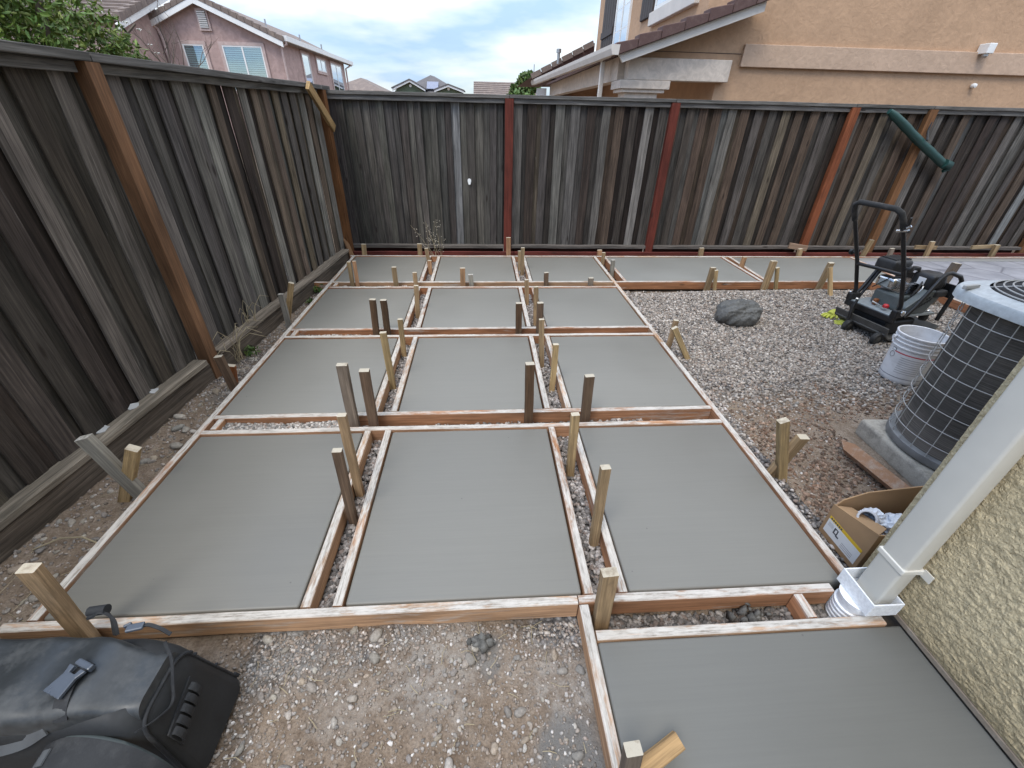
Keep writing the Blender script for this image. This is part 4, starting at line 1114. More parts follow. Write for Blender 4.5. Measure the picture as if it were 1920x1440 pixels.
for k in range(8):
    t = k / 8; y = 40.1 + 3.4 * t; z = 2.62 + 1.16 * t
    mb.prism([(y, z), (y + 0.42, z + 0.143), (y + 0.42, z + 0.16), (y, z + 0.07)], 0, -0.55, 4.85)
mb.build('tile_courses', M_TILEG, r3, kind='stuff')

# ---------- near house wall at the right
M_NEAR = stucco('yellow_sand_stucco', (0.56, 0.465, 0.295), 120, 1.0, 0.010, 0.10, dirt=(0.23, 0.17, 0.09))
NH = thing('near_house', 'rough yellow sand stucco house wall close on the right', 'house wall', (4.0, -2, -0.1))
def near_wall_mesh():
    # finely divided face toward the yard so that the trowelled relief is real
    ny, nz_ = 330, 270
    yy = np.linspace(0.978, -0.9, ny); zz = 0.03 + (np.linspace(0, 1, nz_) ** 1.35) * 1.9
    gy_, gz_ = np.meshgrid(yy, zz)
    n = fbm(gy_ * 1.0, gz_ * 1.0, 46, 3, 21)
    n2 = fbm(gy_ + 0.02 * n, gz_ * 1.5, 80, 3, 31)
    d = 0.0020 * sstep(0.40, 0.60, n) + 0.0030 * sstep(0.42, 0.58, n2)
    e = np.minimum(np.minimum((0.978 - gy_) / 0.02, (gz_ - 0.03) / 0.02), 1)
    gx_ = 1.547 - d * (0.4 + 0.6 * e) + 0.006 * (1 - e) ** 2
    V = np.stack([gx_, gy_, gz_], -1).reshape(-1, 3)
    idx = np.arange(ny * nz_).reshape(nz_, ny)
    F = np.stack([idx[:-1, :-1], idx[:-1, 1:], idx[1:, 1:], idx[1:, :-1]], -1).reshape(-1, 4)
    return np_mesh('stucco_wall', V, F, np.full(len(F), 4), smooth=True)
link_mesh('stucco_wall', near_wall_mesh(), M_NEAR, NH)
mb = MB(); mb.bb((1.548, -6, 0.032), (7.5, 0.972, 5.6)); mb.build('wall_core', M_NEAR, NH)
M_FOUND = dusty('dirty_foundation', (0.20, 0.16, 0.12), (0.34, 0.30, 0.25), 0.6, 0.95, scale=9)
mb = MB(); mb.bb((1.575, -6, -0.14), (7.4, 0.95, 0.030)); mb.build('foundation', M_FOUND, NH)
mb = MB(); mb.bar((1.553, 0.97, 0.020), (1.553, -3, 0.020), 0.02, 0.018); mb.build('weep_screed', M_FOUND, NH)

M_DOWN = plain('grey_white_downspout_paint', (0.62, 0.59, 0.52), 0.42, var=0.05, vscale=4)
DS = thing('downspout', 'pale rectangular downspout running down the stucco corner into a white adapter', 'downspout', (1.49, 0.86, -0.1))
mb = MB(); mb.bb((1.458, 0.808, 0.035), (1.526, 0.908, 5.2)); mb.build('pipe', M_DOWN, DS, bevel=0.010, seg=3, smooth=50)
mb = MB(); mb.bb((1.453, 0.803, 0.250), (1.5365, 0.913, 0.274)); sb = mb.build('strap', M_DOWN, DS, bevel=0.004)
mb = MB(); mb.bb((1.530, 0.772, 0.246), (1.5345, 0.806, 0.280)); mb.build('strap_tab', M_DOWN, sb)
M_PVC = dusty('white_plastic', (0.72, 0.73, 0.74), (0.45, 0.42, 0.38), 0.3, 0.35, scale=8)
AD = thing('pipe_adapter', 'white plastic square to round adapter on a ribbed pipe at the foot of the downspout', 'pipe fitting', (1.45, 0.86, -0.1))
mb = MB()
a0, a1, b0, b1 = 1.410, 1.532, 0.780, 0.936
for (p, q) in (((a0, b0), (a0 + 0.006, b1)), ((a1 - 0.006, b0), (a1, b1)), ((a0 + 0.006, b0), (a1 - 0.006, b0 + 0.006)), ((a0 + 0.006, b1 - 0.006), (a1 - 0.006, b1))):
    mb.bb((p[0], p[1], 0.035), (q[0], q[1], 0.105))
mb.bb((a0 + .006, b0 + .006, 0.034), (a1 - .006, b1 - .006, 0.042))
mb.build('socket', M_PVC, AD, bevel=0.002)
mb = MB()
prof = [(0.066, 0.034), (0.064, 0.02), (0.060, 0.0)]
for k in range(5):
    z = -0.006 - k * 0.020
    prof += [(0.060, z), (0.060, z - 0.006), (0.0665, z - 0.009), (0.0665, z - 0.016)]
prof += [(0.06, -0.12)]
mb.lathe(prof, (1.448, 0.858, 0), 32); mb.build('ribbed_pipe', M_PVC, AD, smooth=30)

# ================================================================== AIR CONDITIONER
M_ACTOP = dusty('blue_grey_enamel', (0.46, 0.485, 0.49), (0.42, 0.42, 0.42), 0.35, 0.4, scale=3)
M_WIRE = plain('pale_wire', (0.40, 0.39, 0.37), 0.5, var=0.1)
def coil_mat():
    b = NB('dusty_coil_fins')
    v = b.coord('Object', (1, 1, 1))
    n1 = b.noise(v, 5, 8, 0.68)
    fin = b.noise(b.coord('Object', (3, 3, 260)), 1.0, 2, 0.5)
    zz = b.n('ShaderNodeSeparateXYZ', {0: b.n('ShaderNodeTexCoord').outputs['Object']}).outputs['Z']
    low = b.ramp(b.math('ADD', zz, b.math('MULTIPLY', b.math('SUBTRACT', n1, 0.5), 0.35)), [(0.06, 0.75), (0.26, 0.0)])
    c = b.mix(b.ramp(n1, [(0.5, 0.0), (0.75, 0.35)]), (0.066, 0.060, 0.053, 1), (0.18, 0.162, 0.142))
    c = b.mix(low, c, (0.20, 0.175, 0.15))
    c = b.mix(1.0, c, b.ramp(fin, [(0.35, 0.6), (0.65, 1.3)]), 'MULTIPLY')
    return b.fin(c, 0.8, fin, 0.3, 0.003)
AX, AY = 2.745, 1.705
AC = thing('air_conditioner', 'round outdoor air conditioner in a wire cage with a pale blue grey top', 'air conditioner', (AX, AY, 0.0))
mb = MB(); mb.lathe([(0.308, 0.03), (0.308, 0.845)], (0, 0, 0), 64); mb.build('coil', coil_mat(), AC, smooth=40, local=True)
mb = MB(); mb.lathe([(0.338, 0.002), (0.342, 0.008), (0.342, 0.045), (0.330, 0.05), (0.31, 0.05), (0.31, 0.002)], (0, 0, 0), 64); mb.build('base_ring', plain('grey_ring', (0.20, 0.198, 0.192), 0.7, var=0.3), AC, smooth=40, local=True)
NW = 26
wire = MB(); wire.tube([(0.338, 0, 0.04), (0.338, 0, 0.45), (0.338, 0, 0.86)], 0.0022, 5)
w0 = None
for k in range(NW):
    if w0 is None:
        w0 = wire.build('cage_wire', M_WIRE, AC, local=True); continue
    o = link_mesh('cage_wire', w0.data, None, AC, PM[AC.name] @ Matrix.Rotation(2 * math.pi * k / NW + 0.05, 4, 'Z'))
rg = MB(); rg.tube([(0.342 * math.cos(a), 0.342 * math.sin(a), 0) for a in [2 * math.pi * k / 56 for k in range(56)]], 0.0022, 5, closed=True)
r0 = None
for k in range(8):
    M = PM[AC.name] @ Matrix.Translation((0, 0, 0.125 + 0.093 * k))
    if r0 is None:
        r0 = rg.build('cage_ring', M_WIRE, AC, local=True); place(r0, M, AC); continue
    link_mesh('cage_ring', r0.data, None, AC, M)
def sup(rad, n, e=4.2):
    out_ = []
    for k in range(n):
        a = 2 * math.pi * k / n; c, s_ = math.cos(a), math.sin(a)
        r_ = rad / ((abs(c) ** e + abs(s_) ** e) ** (1 / e))
        out_.append((r_ * c, r_ * s_))
    return out_
mb = MB(); n = 64
lay = [(0.337, 0.842), (0.349, 0.846), (0.349, 0.885), (0.342, 0.897), (0.312, 0.903), (0.275, 0.915)]
vs = []; fs = []
for i, (rad, z) in enumerate(lay):
    e = 3.2 if i < 5 else 2.2
    vs += [(p[0], p[1], z) for p in sup(rad, n, e)]
for i in range(len(lay) - 1):
    fs += [(i * n + k, i * n + (k + 1) % n, (i + 1) * n + (k + 1) % n, (i + 1) * n + k) for k in range(n)]
fs.append(tuple(range(n - 1, -1, -1)))
mb.add(vs, fs); mb.build('top_cover', M_ACTOP, AC, smooth=40, local=True)
mb = MB(); mb.lathe([(0.0, 0.90), (0.265, 0.90), (0.272, 0.912), (0, 0.9121)], (0, 0, 0), 48, cap=False); mb.build('fan_opening', M_DARKROOM, AC, local=True)
for k in range(8):
    rr = 0.27 - 0.030 * k
    mb = MB(); mb.tube([(rr * math.cos(a), rr * math.sin(a), 0.922 + 0.045 * (1 - (rr / 0.27) ** 2)) for a in [2 * math.pi * q / 40 for q in range(40)]], 0.0036, 5, closed=True)
    mb.build('fan_guard_ring', M_WIRE, AC, smooth=60, local=True)
mb = MB()
for k in range(6):
    a = k * math.pi / 3 + 0.3
    mb.tube([(rr * math.cos(a), rr * math.sin(a), 0.917 + 0.045 * (1 - (rr / 0.27) ** 2)) for rr in (0.285, 0.2, 0.1, 0.03)], 0.004, 5)
mb.build('fan_guard_spokes', M_WIRE, AC, local=True)
mb = MB(); mb.box((-0.30, 0.20, 0.913), (0.10, 0.018, 0.02), rz=0.2); mb.build('guard_clip', M_WIRE, AC, local=True, bevel=0.004)
M_PAD = dusty('stained_concrete_pad', (0.36, 0.325, 0.27), (0.085, 0.07, 0.055), 0.9, 0.95, scale=11)
mb = MB(); mb.box((2.875, 1.555, -0.070), (0.98, 0.90, 0.122), rz=-0.06)
o = mb.build('concrete_pad', M_PAD, None, bevel=0.022, seg=3, smooth=50, origin=(2.8, 1.69, -0.1))
tag(o, 'stained concrete pad under the air conditioner', 'concrete pad')

mb = MB(); mb.add([], [])
vs = [(-0.0, 0, -0.018), (0.06, 0.036, -0.018), (0.46, 0.036, -0.018), (0.46, -0.036, -0.018), (0.06, -0.036, -0.018)]
vs += [(p[0], p[1], 0.018) for p in vs]
mb = MB(); mb.add(vs, [(0, 1, 2, 3, 4), (9, 8, 7, 6, 5)] + [(i, 5 + i, 5 + (i + 1) % 5, (i + 1) % 5) for i in range(5)])
o = mb.build('pointed_board', dusty('old_board_wood', (0.25, 0.135, 0.075), (0.34, 0.30, 0.25), 0.85, 0.85, scale=16), None, bevel=0.002)
place(o, Matrix.Translation((2.17, 1.86, -0.055)) @ Matrix.Rotation(math.atan2(-0.42, 0.045), 4, 'Z') @ Matrix.Rotation(R(28), 4, 'X'))
tag(o, 'pointed timber offcut lying in the dirt in front of the concrete pad', 'board')

# ================================================================== BUCKET
def bucket_mat():
    b = NB('dusty_white_bucket')
    v = b.coord('Object', (1, 1, 1))
    n1 = b.noise(v, 7, 8, 0.7); n2 = b.noise(b.coord('Object', (6, 6, 40)), 1.2, 4, 0.6)
    c = b.mix(b.ramp(n1, [(0.45, 0.0), (0.7, 0.55)]), (0.66, 0.65, 0.65, 1), (0.36, 0.34, 0.33))
    c = b.mix(b.ramp(n2, [(0.55, 0.0), (0.75, 0.4)]), c, (0.42, 0.40, 0.40))
    return b.fin(c, 0.5, n1, 0.1, 0.002)
M_BUCK = bucket_mat()
BK = thing('bucket', 'dirty white plastic bucket with a red stripe standing on the gravel', 'bucket', (3.27, 2.655, -0.10))
def br_(z): return 0.134 + (0.150 - 0.134) * z / 0.38
mb = MB()
prof = [(0.0, 0.0), (0.128, 0.0), (0.134, 0.008)]
prof += [(br_(z), z) for z in (0.03, 0.033)] 
for z in (0.27, 0.305, 0.335):
    prof += [(br_(z), z), (br_(z) + 0.008, z + 0.002), (br_(z) + 0.009, z + 0.010), (br_(z), z + 0.013)]
prof += [(0.151, 0.365), (0.159, 0.367), (0.160, 0.378), (0.154, 0.382), (0.148, 0.378), (0.145, 0.33), (0.138, 0.15), (0.0, 0.145)]
mb.lathe(prof, n=48, cap=False); mb.build('pail', M_BUCK, BK, smooth=35, local=True)
def band(z0, z1, a0, a1, name, mat, eps=0.0015, n=20):
    mb = MB(); vs = []; fs = []
    for k in range(n + 1):
        a = a0 + (a1 - a0) * k / n
        for z in (z0, z1):
            r_ = br_(z) + eps
            vs.append((r_ * math.cos(a), r_ * math.sin(a), z))
    for k in range(n): fs.append((2 * k, 2 * k + 2, 2 * k + 3, 2 * k + 1))
    mb.add(vs, fs); return mb.build(name, mat, BK, local=True)
M_REDP = plain('red_print', (0.50, 0.05, 0.07), 0.5, var=0.15)
M_INK = plain('dark_print', (0.06, 0.06, 0.07), 0.6, var=0.2)
M_GREYP = plain('grey_print', (0.30, 0.29, 0.29), 0.6, var=0.25)
F0 = math.atan2(-2.655, -3.27)
band(0.232, 0.240, F0 - 0.75, F0 + 1.2, 'red_stripe', M_REDP)
band(0.045, 0.049, F0 - 1.3, F0 + 1.4, 'black_line', M_INK)
for k in range(8):
    band(0.085 + 0.017 * k, 0.089 + 0.017 * k, F0 - 0.35, F0 + 0.75 + 0.08 * (k % 3), 'print_line', M_GREYP)
band(0.236, 0.258, F0 - 0.98, F0 - 0.72, 'printed_panel', M_INK)
band(0.239, 0.255, F0 - 0.95, F0 - 0.75, 'printed_panel', plain('white_print', (0.7, 0.7, 0.7), 0.5, var=0.05), 0.0025)
mb = MB(); rr = br_(0.205) + 0.003
mb.tube([(rr * math.cos(F0 - 0.84 + 0.14 * math.cos(t)), rr * math.sin(F0 - 0.84 + 0.14 * math.cos(t)), 0.205 + 0.021 * math.sin(t)) for t in [2 * math.pi * k / 20 for k in range(20)]], 0.0015, 4, closed=True)
mb.build('printed_ring', M_INK, BK, local=True)
mb = MB()
for s_ in (1, -1):
    a = F0 + math.pi / 2 * s_ + 0.4
    mb.lathe([(0.0, 0), (0.018, 0), (0.018, 0.014), (0, 0.014)], (0.155 * math.cos(a), 0.155 * math.sin(a), 0.325), 12, Matrix.Rotation(a, 3, 'Z') @ Matrix.Rotation(R(90), 3, 'Y'), cap=False)
mb.build('handle_lug', M_BUCK, BK, local=True)

# ================================================================== LUMP OF WET CONCRETE
vv, ff = ICO2_V, ICO2_F
bm = bmesh.new(); bmesh.ops.create_icosphere(bm, subdivisions=5, radius=1.0)
for q in bm.verts:
    p = np.array(q.co)
    a, b_ = p[0] * 2.1 + 5, p[1] * 2.1 + 9 + p[2] * 1.3
    r_ = 0.83 + 0.42 * (float(fbm(np.array([a]), np.array([b_]), 1.0, 3, 41)[0]) - 0.5)
    up = max(0.0, p[2])
    r_ += 0.16 * up * (float(fbm(np.array([a * 2]), np.array([b_ * 2]), 2.2, 4, 44)[0]) - 0.5) * 2
    q.co = (p[0] * 0.27 * r_, p[1] * 0.21 * r_, p[2] * 0.175 * r_ * (1.0 if p[2] < 0 else 1.05))
    if q.co.z < -0.06: q.co.z = -0.06
me = bpy.data.meshes.new('concrete_lump'); bm.to_mesh(me); bm.free()
for p in me.polygons: p.use_smooth = True
def lump_mat():
    b = NB('wet_concrete_lump')
    v = b.coord('Object', (1, 1, 1))
    n1 = b.noise(v, 9, 8, 0.7); n2 = b.noise(v, 55, 5, 0.65)
    c = b.ramp(n1, [(0.3, (0.062, 0.062, 0.060)), (0.7, (0.135, 0.133, 0.125))])
    return b.fin(c, 0.55, b.math('ADD', n1, b.math('MULTIPLY', n2, 0.6)), 0.9, 0.02)
M_LUMP = lump_mat()
o = link_mesh('concrete_lump', me, M_LUMP, None, Matrix.Translation((2.49, 3.72, -0.01)) @ Matrix.Rotation(0.35, 4, 'Z'))
tag(o, 'dark grey lump of wet concrete dumped on the gravel', 'concrete lump')

# ================================================================== PLATE COMPACTOR
M_BLK = dusty('black_tube_paint', (0.010, 0.010, 0.011), (0.13, 0.12, 0.11), 0.18, 0.35, scale=7)
M_BLKP = dusty('black_plastic', (0.014, 0.014, 0.015), (0.12, 0.11, 0.10), 0.25, 0.5, scale=9)
M_DECK = dusty('grey_deck_paint', (0.27, 0.30, 0.31), (0.27, 0.26, 0.24), 0.4, 0.4, scale=9)
M_SKIRT = dusty('dark_steel_plate', (0.060, 0.056, 0.050), (0.20, 0.18, 0.16), 0.4, 0.5, scale=6)
M_CHROME = plain('bright_metal', (0.62, 0.62, 0.62), 0.22, 1.0, 0.12)
M_GENG = dusty('grey_green_engine', (0.085, 0.10, 0.10), (0.22, 0.21, 0.2), 0.3, 0.4, scale=10)
M_RUB = dusty('rubber', (0.018, 0.018, 0.018), (0.16, 0.14, 0.125), 0.5, 0.8, scale=10)
M_REDK = plain('red_knob', (0.45, 0.02, 0.025), 0.3, var=0.05)
PC = thing('plate_compactor', 'black plate compactor with a tall folding handle and engine on the gravel', 'compactor', (3.506, 3.423, -0.09), R(10))
def pc(mb, name, mat, **k): return mb.build(name, mat, PC, local=True, **k)
def mirror_tube(name, pts, r_, mat, n=10):
    for s_ in (1, -1):
        mb = MB(); mb.tube([(p[0], p[1] * s_, p[2]) for p in pts], r_, n); pc(mb, name, mat, smooth=50)
# base plate with turned up ends
mb = MB()
mb.prism([(-0.02, 0.10), (0.05, 0.045), (0.10, 0.035), (0.46, 0.035), (0.52, 0.05), (0.60, 0.13), (0.59, 0.14), (0.515, 0.065), (0.46, 0.05), (0.10, 0.05), (0.055, 0.06), (-0.015, 0.11)], 1, -0.25, 0.25)
pc(mb, 'base_plate', M_SKIRT, bevel=0.002)
mb = MB(); mb.box((-0.012, 0, 0.125), (0.012, 0.53, 0.085), Matrix.Rotation(R(-14), 3, 'Y')); pc(mb, 'rear_skirt', M_SKIRT, bevel=0.003)
mb = MB(); mb.bb((0.06, -0.17, 0.05), (0.40, 0.17, 0.19)); pc(mb, 'exciter_housing', M_BLKP, bevel=0.02, seg=2)
# deck on rubber mounts
mb = MB(); mb.bb((0.02, -0.215, 0.240), (0.50, 0.215, 0.262)); pc(mb, 'deck', M_DECK, bevel=0.004)
mb = MB(); mb.bb((0.005, -0.235, 0.205), (0.03, 0.235, 0.255)); pc(mb, 'deck_edge', M_BLK, bevel=0.004)
for (x, y) in ((0.07, 0.18), (0.07, -0.18), (0.45, 0.18), (0.45, -0.18)):
    mb = MB(); mb.lathe([(0.03, 0), (0.034, 0.02), (0.034, 0.04), (0.03, 0.06)], (x, y, 0.181), 14); pc(mb, 'rubber_mount', M_RUB, smooth=40)
    mb = MB(); mb.lathe([(0.02, 0), (0.02, 0.012), (0.012, 0.02), (0, 0.02)], (x, y, 0.263), 6); pc(mb, 'bolt', M_CHROME)
# belt cover, engine
mb = MB(); mb.prism([(0.10, 0.263), (0.36, 0.263), (0.44, 0.40), (0.40, 0.47), (0.30, 0.47), (0.12, 0.33)], 1, -0.215, -0.15); pc(mb, 'belt_cover', M_GENG, bevel=0.008)
mb = MB()
for k in range(6):
    mb.bb((0.235 + 0.022 * k, -0.2185, 0.315 + 0.012 * k), (0.248 + 0.022 * k, -0.216, 0.338 + 0.012 * k))
pc(mb, 'cover_vents', M_DARKROOM)
mb = MB()
for (x, z) in ((0.33, 0.415), (0.355, 0.40), (0.34, 0.385), (0.31, 0.40)):
    mb.lathe([(0.0, 0), (0.010, 0), (0.010, 0.003), (0, 0.003)], (x, -0.2155, z), 10, Matrix.Rotation(R(90), 3, 'X'), cap=False)
pc(mb, 'cover_vents', M_DARKROOM)
mb = MB(); mb.bb((0.14, -0.13, 0.263), (0.42, 0.12, 0.40)); pc(mb, 'crankcase', M_GENG, bevel=0.02, seg=2)
mb = MB()
for k in range(7): mb.bb((0.19, -0.10, 0.405 + 0.014 * k), (0.36, 0.05, 0.412 + 0.014 * k))
mb.bb((0.21, -0.08, 0.40), (0.34, 0.03, 0.51))
pc(mb, 'cylinder_fins', M_CHROME)
mb = MB(); mb.bb((0.13, -0.02, 0.42), (0.23, 0.15, 0.52)); pc(mb, 'muffler', M_CHROME, bevel=0.028, seg=3, smooth=50)
mb = MB(); mb.bb((0.125, 0.02, 0.44), (0.1285, 0.11, 0.50)); pc(mb, 'muffler_guard', M_DECK, bevel=0.001)
mb = MB(); mb.bb((0.12, 0.03, 0.545), (0.33, 0.22, 0.665)); pc(mb, 'fuel_tank', M_BLKP, bevel=0.03, seg=3, smooth=50)
mb = MB()
for k in range(7): mb.bb((0.14 + 0.027 * k, 0.06, 0.664), (0.155 + 0.027 * k, 0.19, 0.672))
pc(mb, 'tank_ribs', M_BLKP)
mb = MB(); mb.lathe([(0.0, 0), (0.033, 0), (0.036, 0.012), (0.03, 0.026), (0, 0.028)], (0.30, -0.02, 0.60), 16, cap=False); pc(mb, 'fuel_cap', M_BLKP, smooth=40)
mb = MB(); mb.bb((0.30, -0.20, 0.46), (0.46, -0.01, 0.60)); pc(mb, 'recoil_cover', M_BLKP, bevel=0.035, seg=3, smooth=50)
mb = MB(); mb.bb((0.34, -0.2025, 0.545), (0.385, -0.2005, 0.575)); pc(mb, 'warning_label', plain('pale_label', (0.6, 0.56, 0.55), 0.5, var=0.1))
mb = MB(); mb.bb((0.292, -0.14, 0.50), (0.297, -0.08, 0.56)); pc(mb, 'warning_label', plain('white_label', (0.68, 0.68, 0.68), 0.5, var=0.1))
mb = MB(); mb.lathe([(0.0, 0), (0.085, 0), (0.095, 0.02), (0.085, 0.05), (0, 0.055)], (0.455, -0.09, 0.50), 24, Matrix.Rotation(R(80), 3, 'Y'), cap=False); pc(mb, 'starter_housing', M_BLKP, smooth=40)
mb = MB(); mb.bb((0.36, -0.23, 0.41), (0.50, -0.16, 0.47)); pc(mb, 'air_filter', M_BLKP, bevel=0.015, seg=2)
for k in range(3):
    mb = MB(); mb.tube([(0.22 + 0.05 * k, -0.14, 0.40), (0.24 + 0.05 * k, -0.15, 0.47), (0.30 + 0.04 * k, -0.12, 0.53)], 0.007, 6); pc(mb, 'fuel_line', M_CHROME if k == 1 else M_BLKP, smooth=50)
mb = MB(); mb.tube([(0.125, 0.14, 0.40), (0.115, 0.08, 0.46), (0.12, 0.02, 0.53), (0.16, -0.04, 0.55)], 0.005, 6); pc(mb, 'throttle_cable', M_BLKP, smooth=50)
mb = MB(); mb.bb((0.10, 0.03, 0.263), (0.14, 0.065, 0.32)); pc(mb, 'oil_sensor', plain('orange_plastic', (0.25, 0.09, 0.03), 0.5), bevel=0.01)
mb = MB(); mb.lathe([(0.0, 0), (0.022, 0.004), (0.026, 0.018), (0.018, 0.034), (0, 0.036)], (0.075, -0.085, 0.285), 16, cap=False); pc(mb, 'red_knob', M_REDK, smooth=60)
mb = MB(); mb.tube([(0.10, 0.06, 0.29), (0.09, -0.02, 0.285), (0.08, -0.07, 0.283)], 0.007, 6); pc(mb, 'throttle_rod', M_CHROME)
# handle: two legs bent back, cross bar, knobs
LEG = [(0.055, 0.215, 0.25), (0.045, 0.215, 0.36), (-0.10, 0.212, 0.63), (-0.385, 0.205, 1.065), (-0.415, 0.192, 1.115), (-0.428, 0.160, 1.135)]
pts = LEG + [(-0.430, 0.10, 1.14), (-0.430, -0.10, 1.14)] + [(p[0], -p[1], p[2]) for p in LEG[::-1]]
mb = MB(); mb.tube(pts, 0.0165, 12); pc(mb, 'handle', M_BLK, smooth=60)
mb = MB(); mb.tube([(-0.335, 0.208, 0.99), (-0.385, 0.205, 1.066), (-0.417, 0.192, 1.118), (-0.430, 0.15, 1.142), (-0.431, 0, 1.143), (-0.430, -0.15, 1.142), (-0.417, -0.192, 1.118), (-0.385, -0.205, 1.066), (-0.335, -0.208, 0.99)], 0.0215, 12); pc(mb, 'handle_grip', M_RUB, smooth=60)
mb = MB(); mb.tube([(-0.095, 0.205, 0.61), (-0.10, 0, 0.625), (-0.105, -0.205, 0.635)], 0.015, 10); pc(mb, 'cross_bar', M_BLK, smooth=60)
for s_ in (1, -1):
    mb = MB(); mb.lathe([(0.0, 0), (0.010, 0), (0.010, 0.05), (0.026, 0.055), (0.026, 0.075), (0, 0.08)], (-0.14, 0.20 * s_, 0.70), 12, Matrix.Rotation(R(-90 * s_), 3, 'X'), cap=False); pc(mb, 'clamp_knob', M_BLKP, smooth=40)
    mb = MB(); mb.bb((0.0, 0.19 * s_, 0.25), (0.11, 0.245 * s_, 0.325)); pc(mb, 'handle_bracket', M_BLK, bevel=0.012)
    mb = MB(); mb.lathe([(0.0, 0), (0.026, 0), (0.026, 0.012), (0.012, 0.02), (0, 0.02)], (0.06, 0.245 * s_, 0.30), 12, Matrix.Rotation(R(-90 * s_), 3, 'X'), cap=False); pc(mb, 'bracket_bolt', M_CHROME, smooth=40)
mb = MB()
mb.tube([(-0.36, -0.215, 1.03), (-0.375, -0.25, 1.05), (-0.40, -0.262, 1.10)], 0.008, 8)
mb.tube([(-0.345, -0.20, 1.00), (-0.345, -0.255, 0.995)], 0.010, 8)
pc(mb, 'throttle_lever', M_BLKP, smooth=60)
mb = MB(); mb.tube([(-0.35, -0.17, 0.985), (-0.35, -0.25, 1.005)], 0.012, 8); mb.tube([(-0.365, -0.24, 1.02), (-0.36, -0.26, 1.04)], 0.009, 8); pc(mb, 'lever_clamp', M_CHROME, smooth=60)
# guard frames on both sides of the engine, joined at the front
for s_ in (1, -1):
    y = 0.25 * s_
    mb = MB(); mb.tube([(0.10, y, 0.26), (0.16, y, 0.345), (0.285, y, 0.60), (0.315, y, 0.632), (0.36, y, 0.640), (0.49, y, 0.60), (0.535, y, 0.56), (0.535, y, 0.50), (0.515, y, 0.20)], 0.0165, 10)
    pc(mb, 'guard_frame', M_BLK, smooth=60)
mb = MB(); mb.bb((0.525, -0.245, 0.40), (0.540, 0.245, 0.515)); pc(mb, 'front_plate', M_BLK, bevel=0.003)
mb = MB(); mb.tube([(0.10, 0.20, 0.26), (0.20, 0.20, 0.50), (0.24, 0.20, 0.56)], 0.012, 8); pc(mb, 'side_brace', M_BLK, smooth=60)
mb = MB(); mb.tube([(-0.03, 0.10, 0.30), (-0.05, 0.10, 0.24), (-0.045, 0.09, 0.10), (-0.03, 0.09, 0.05)], [0.010, 0.018, 0.014, 0.012], 8); pc(mb, 'wheel_strut', M_BLK, smooth=60)
mb = MB(); mb.tube([(-0.02, -0.22, 0.11), (-0.02, -0.20, 0.05)], 0.012, 8); pc(mb, 'wheel_strut', M_BLK, smooth=60)
for y in (0.075, -0.215):
    T = Matrix.Rotation(R(90), 3, 'X')
    mb = MB(); mb.lathe([(0.030, -0.022), (0.052, -0.022), (0.060, -0.012), (0.060, 0.012), (0.052, 0.022), (0.030, 0.022)], (-0.03, y, 0.052), 24, T, cap=False); wh = pc(mb, 'wheel', M_RUB, smooth=40)
    mb = MB(); mb.lathe([(0.0, -0.016), (0.030, -0.016), (0.030, 0.016), (0.018, 0.024), (0.0, 0.024)], (-0.03, y, 0.052), 16, T, cap=False); mb.build('wheel_hub', M_SKIRT, wh, local=True, smooth=40)

# yellow work gloves by the compactor
M_GLOVE = dusty('yellow_green_glove', (0.40, 0.42, 0.05), (0.4, 0.36, 0.2), 0.4, 0.7, scale=20)
def glove(loc, rz, s=1.0):
    mb = MB()
    mb.tube([(-0.075, 0, 0.02), (-0.03, 0, 0.03), (0.015, 0, 0.026), (0.04, 0, 0.02)], [0.032, 0.04, 0.042, 0.034], 10)
    for k in range(4):
        y = -0.030 + 0.020 * k
        l = (0.065, 0.078, 0.075, 0.058)[k]
        mb.tube([(0.03, y, 0.022), (0.03 + l * 0.6, y * 1.25, 0.024), (0.03 + l, y * 1.35, 0.010)], [0.013, 0.012, 0.008], 7)
    mb.tube([(-0.01, 0.03, 0.022), (0.02, 0.058, 0.02), (0.045, 0.062, 0.014)], [0.015, 0.013, 0.009], 7)
    o = mb.build('work_glove', M_GLOVE, None, smooth=60)
    place(o, Matrix.Translation(loc) @ Matrix.Rotation(rz, 4, 'Z') @ Matrix.Diagonal((s, s, s, 1)))
    return o
tag(glove((3.545, 3.80, -0.085), R(200), 1.1), 'crumpled yellow green work glove left of the compactor, farther one', 'glove', 'yellow work gloves')
tag(glove((3.50, 3.60, -0.090), R(100), 0.85), 'crumpled yellow green work glove half under the compactor plate', 'glove', 'yellow work gloves')

# ================================================================== GREEN ROLLED TUBE ON THE FENCE
M_TARP = plain('dark_green_fabric', (0.009, 0.044, 0.037), 0.5, var=0.25, vscale=5, bump=0.2, bscale=20)
TB = thing('rolled_umbrella', 'dark green fabric roll hanging at a slant on the back fence', 'fabric roll', (5.55, 5.88, 1.4))
A, B = Vector((5.00, 5.87, 1.715)), Vector((6.085, 5.865, 1.125))
pts = [A.lerp(B, t) + Vector((0, 0, 0.004 * math.sin(t * 9))) for t in [k / 14 for k in range(15)]]
rad = [0.030, 0.043] + [0.047 + 0.0025 * math.sin(k * 2.1) for k in range(2, 13)] + [0.047, 0.040]
mb = MB(); mb.tube(pts, rad, 14); mb.build('fabric_sleeve', M_TARP, TB, smooth=60)
mb = MB(); mb.tube([B + Vector((-0.06, -0.03, 0.04)), B + Vector((0.03, -0.02, 0.02)), B + Vector((0.055, 0, -0.03)), B + Vector((0.0, 0, -0.055))], [0.05, 0.05, 0.035, 0.02], 8); mb.build('sleeve_flap', M_TARP, TB, smooth=60)
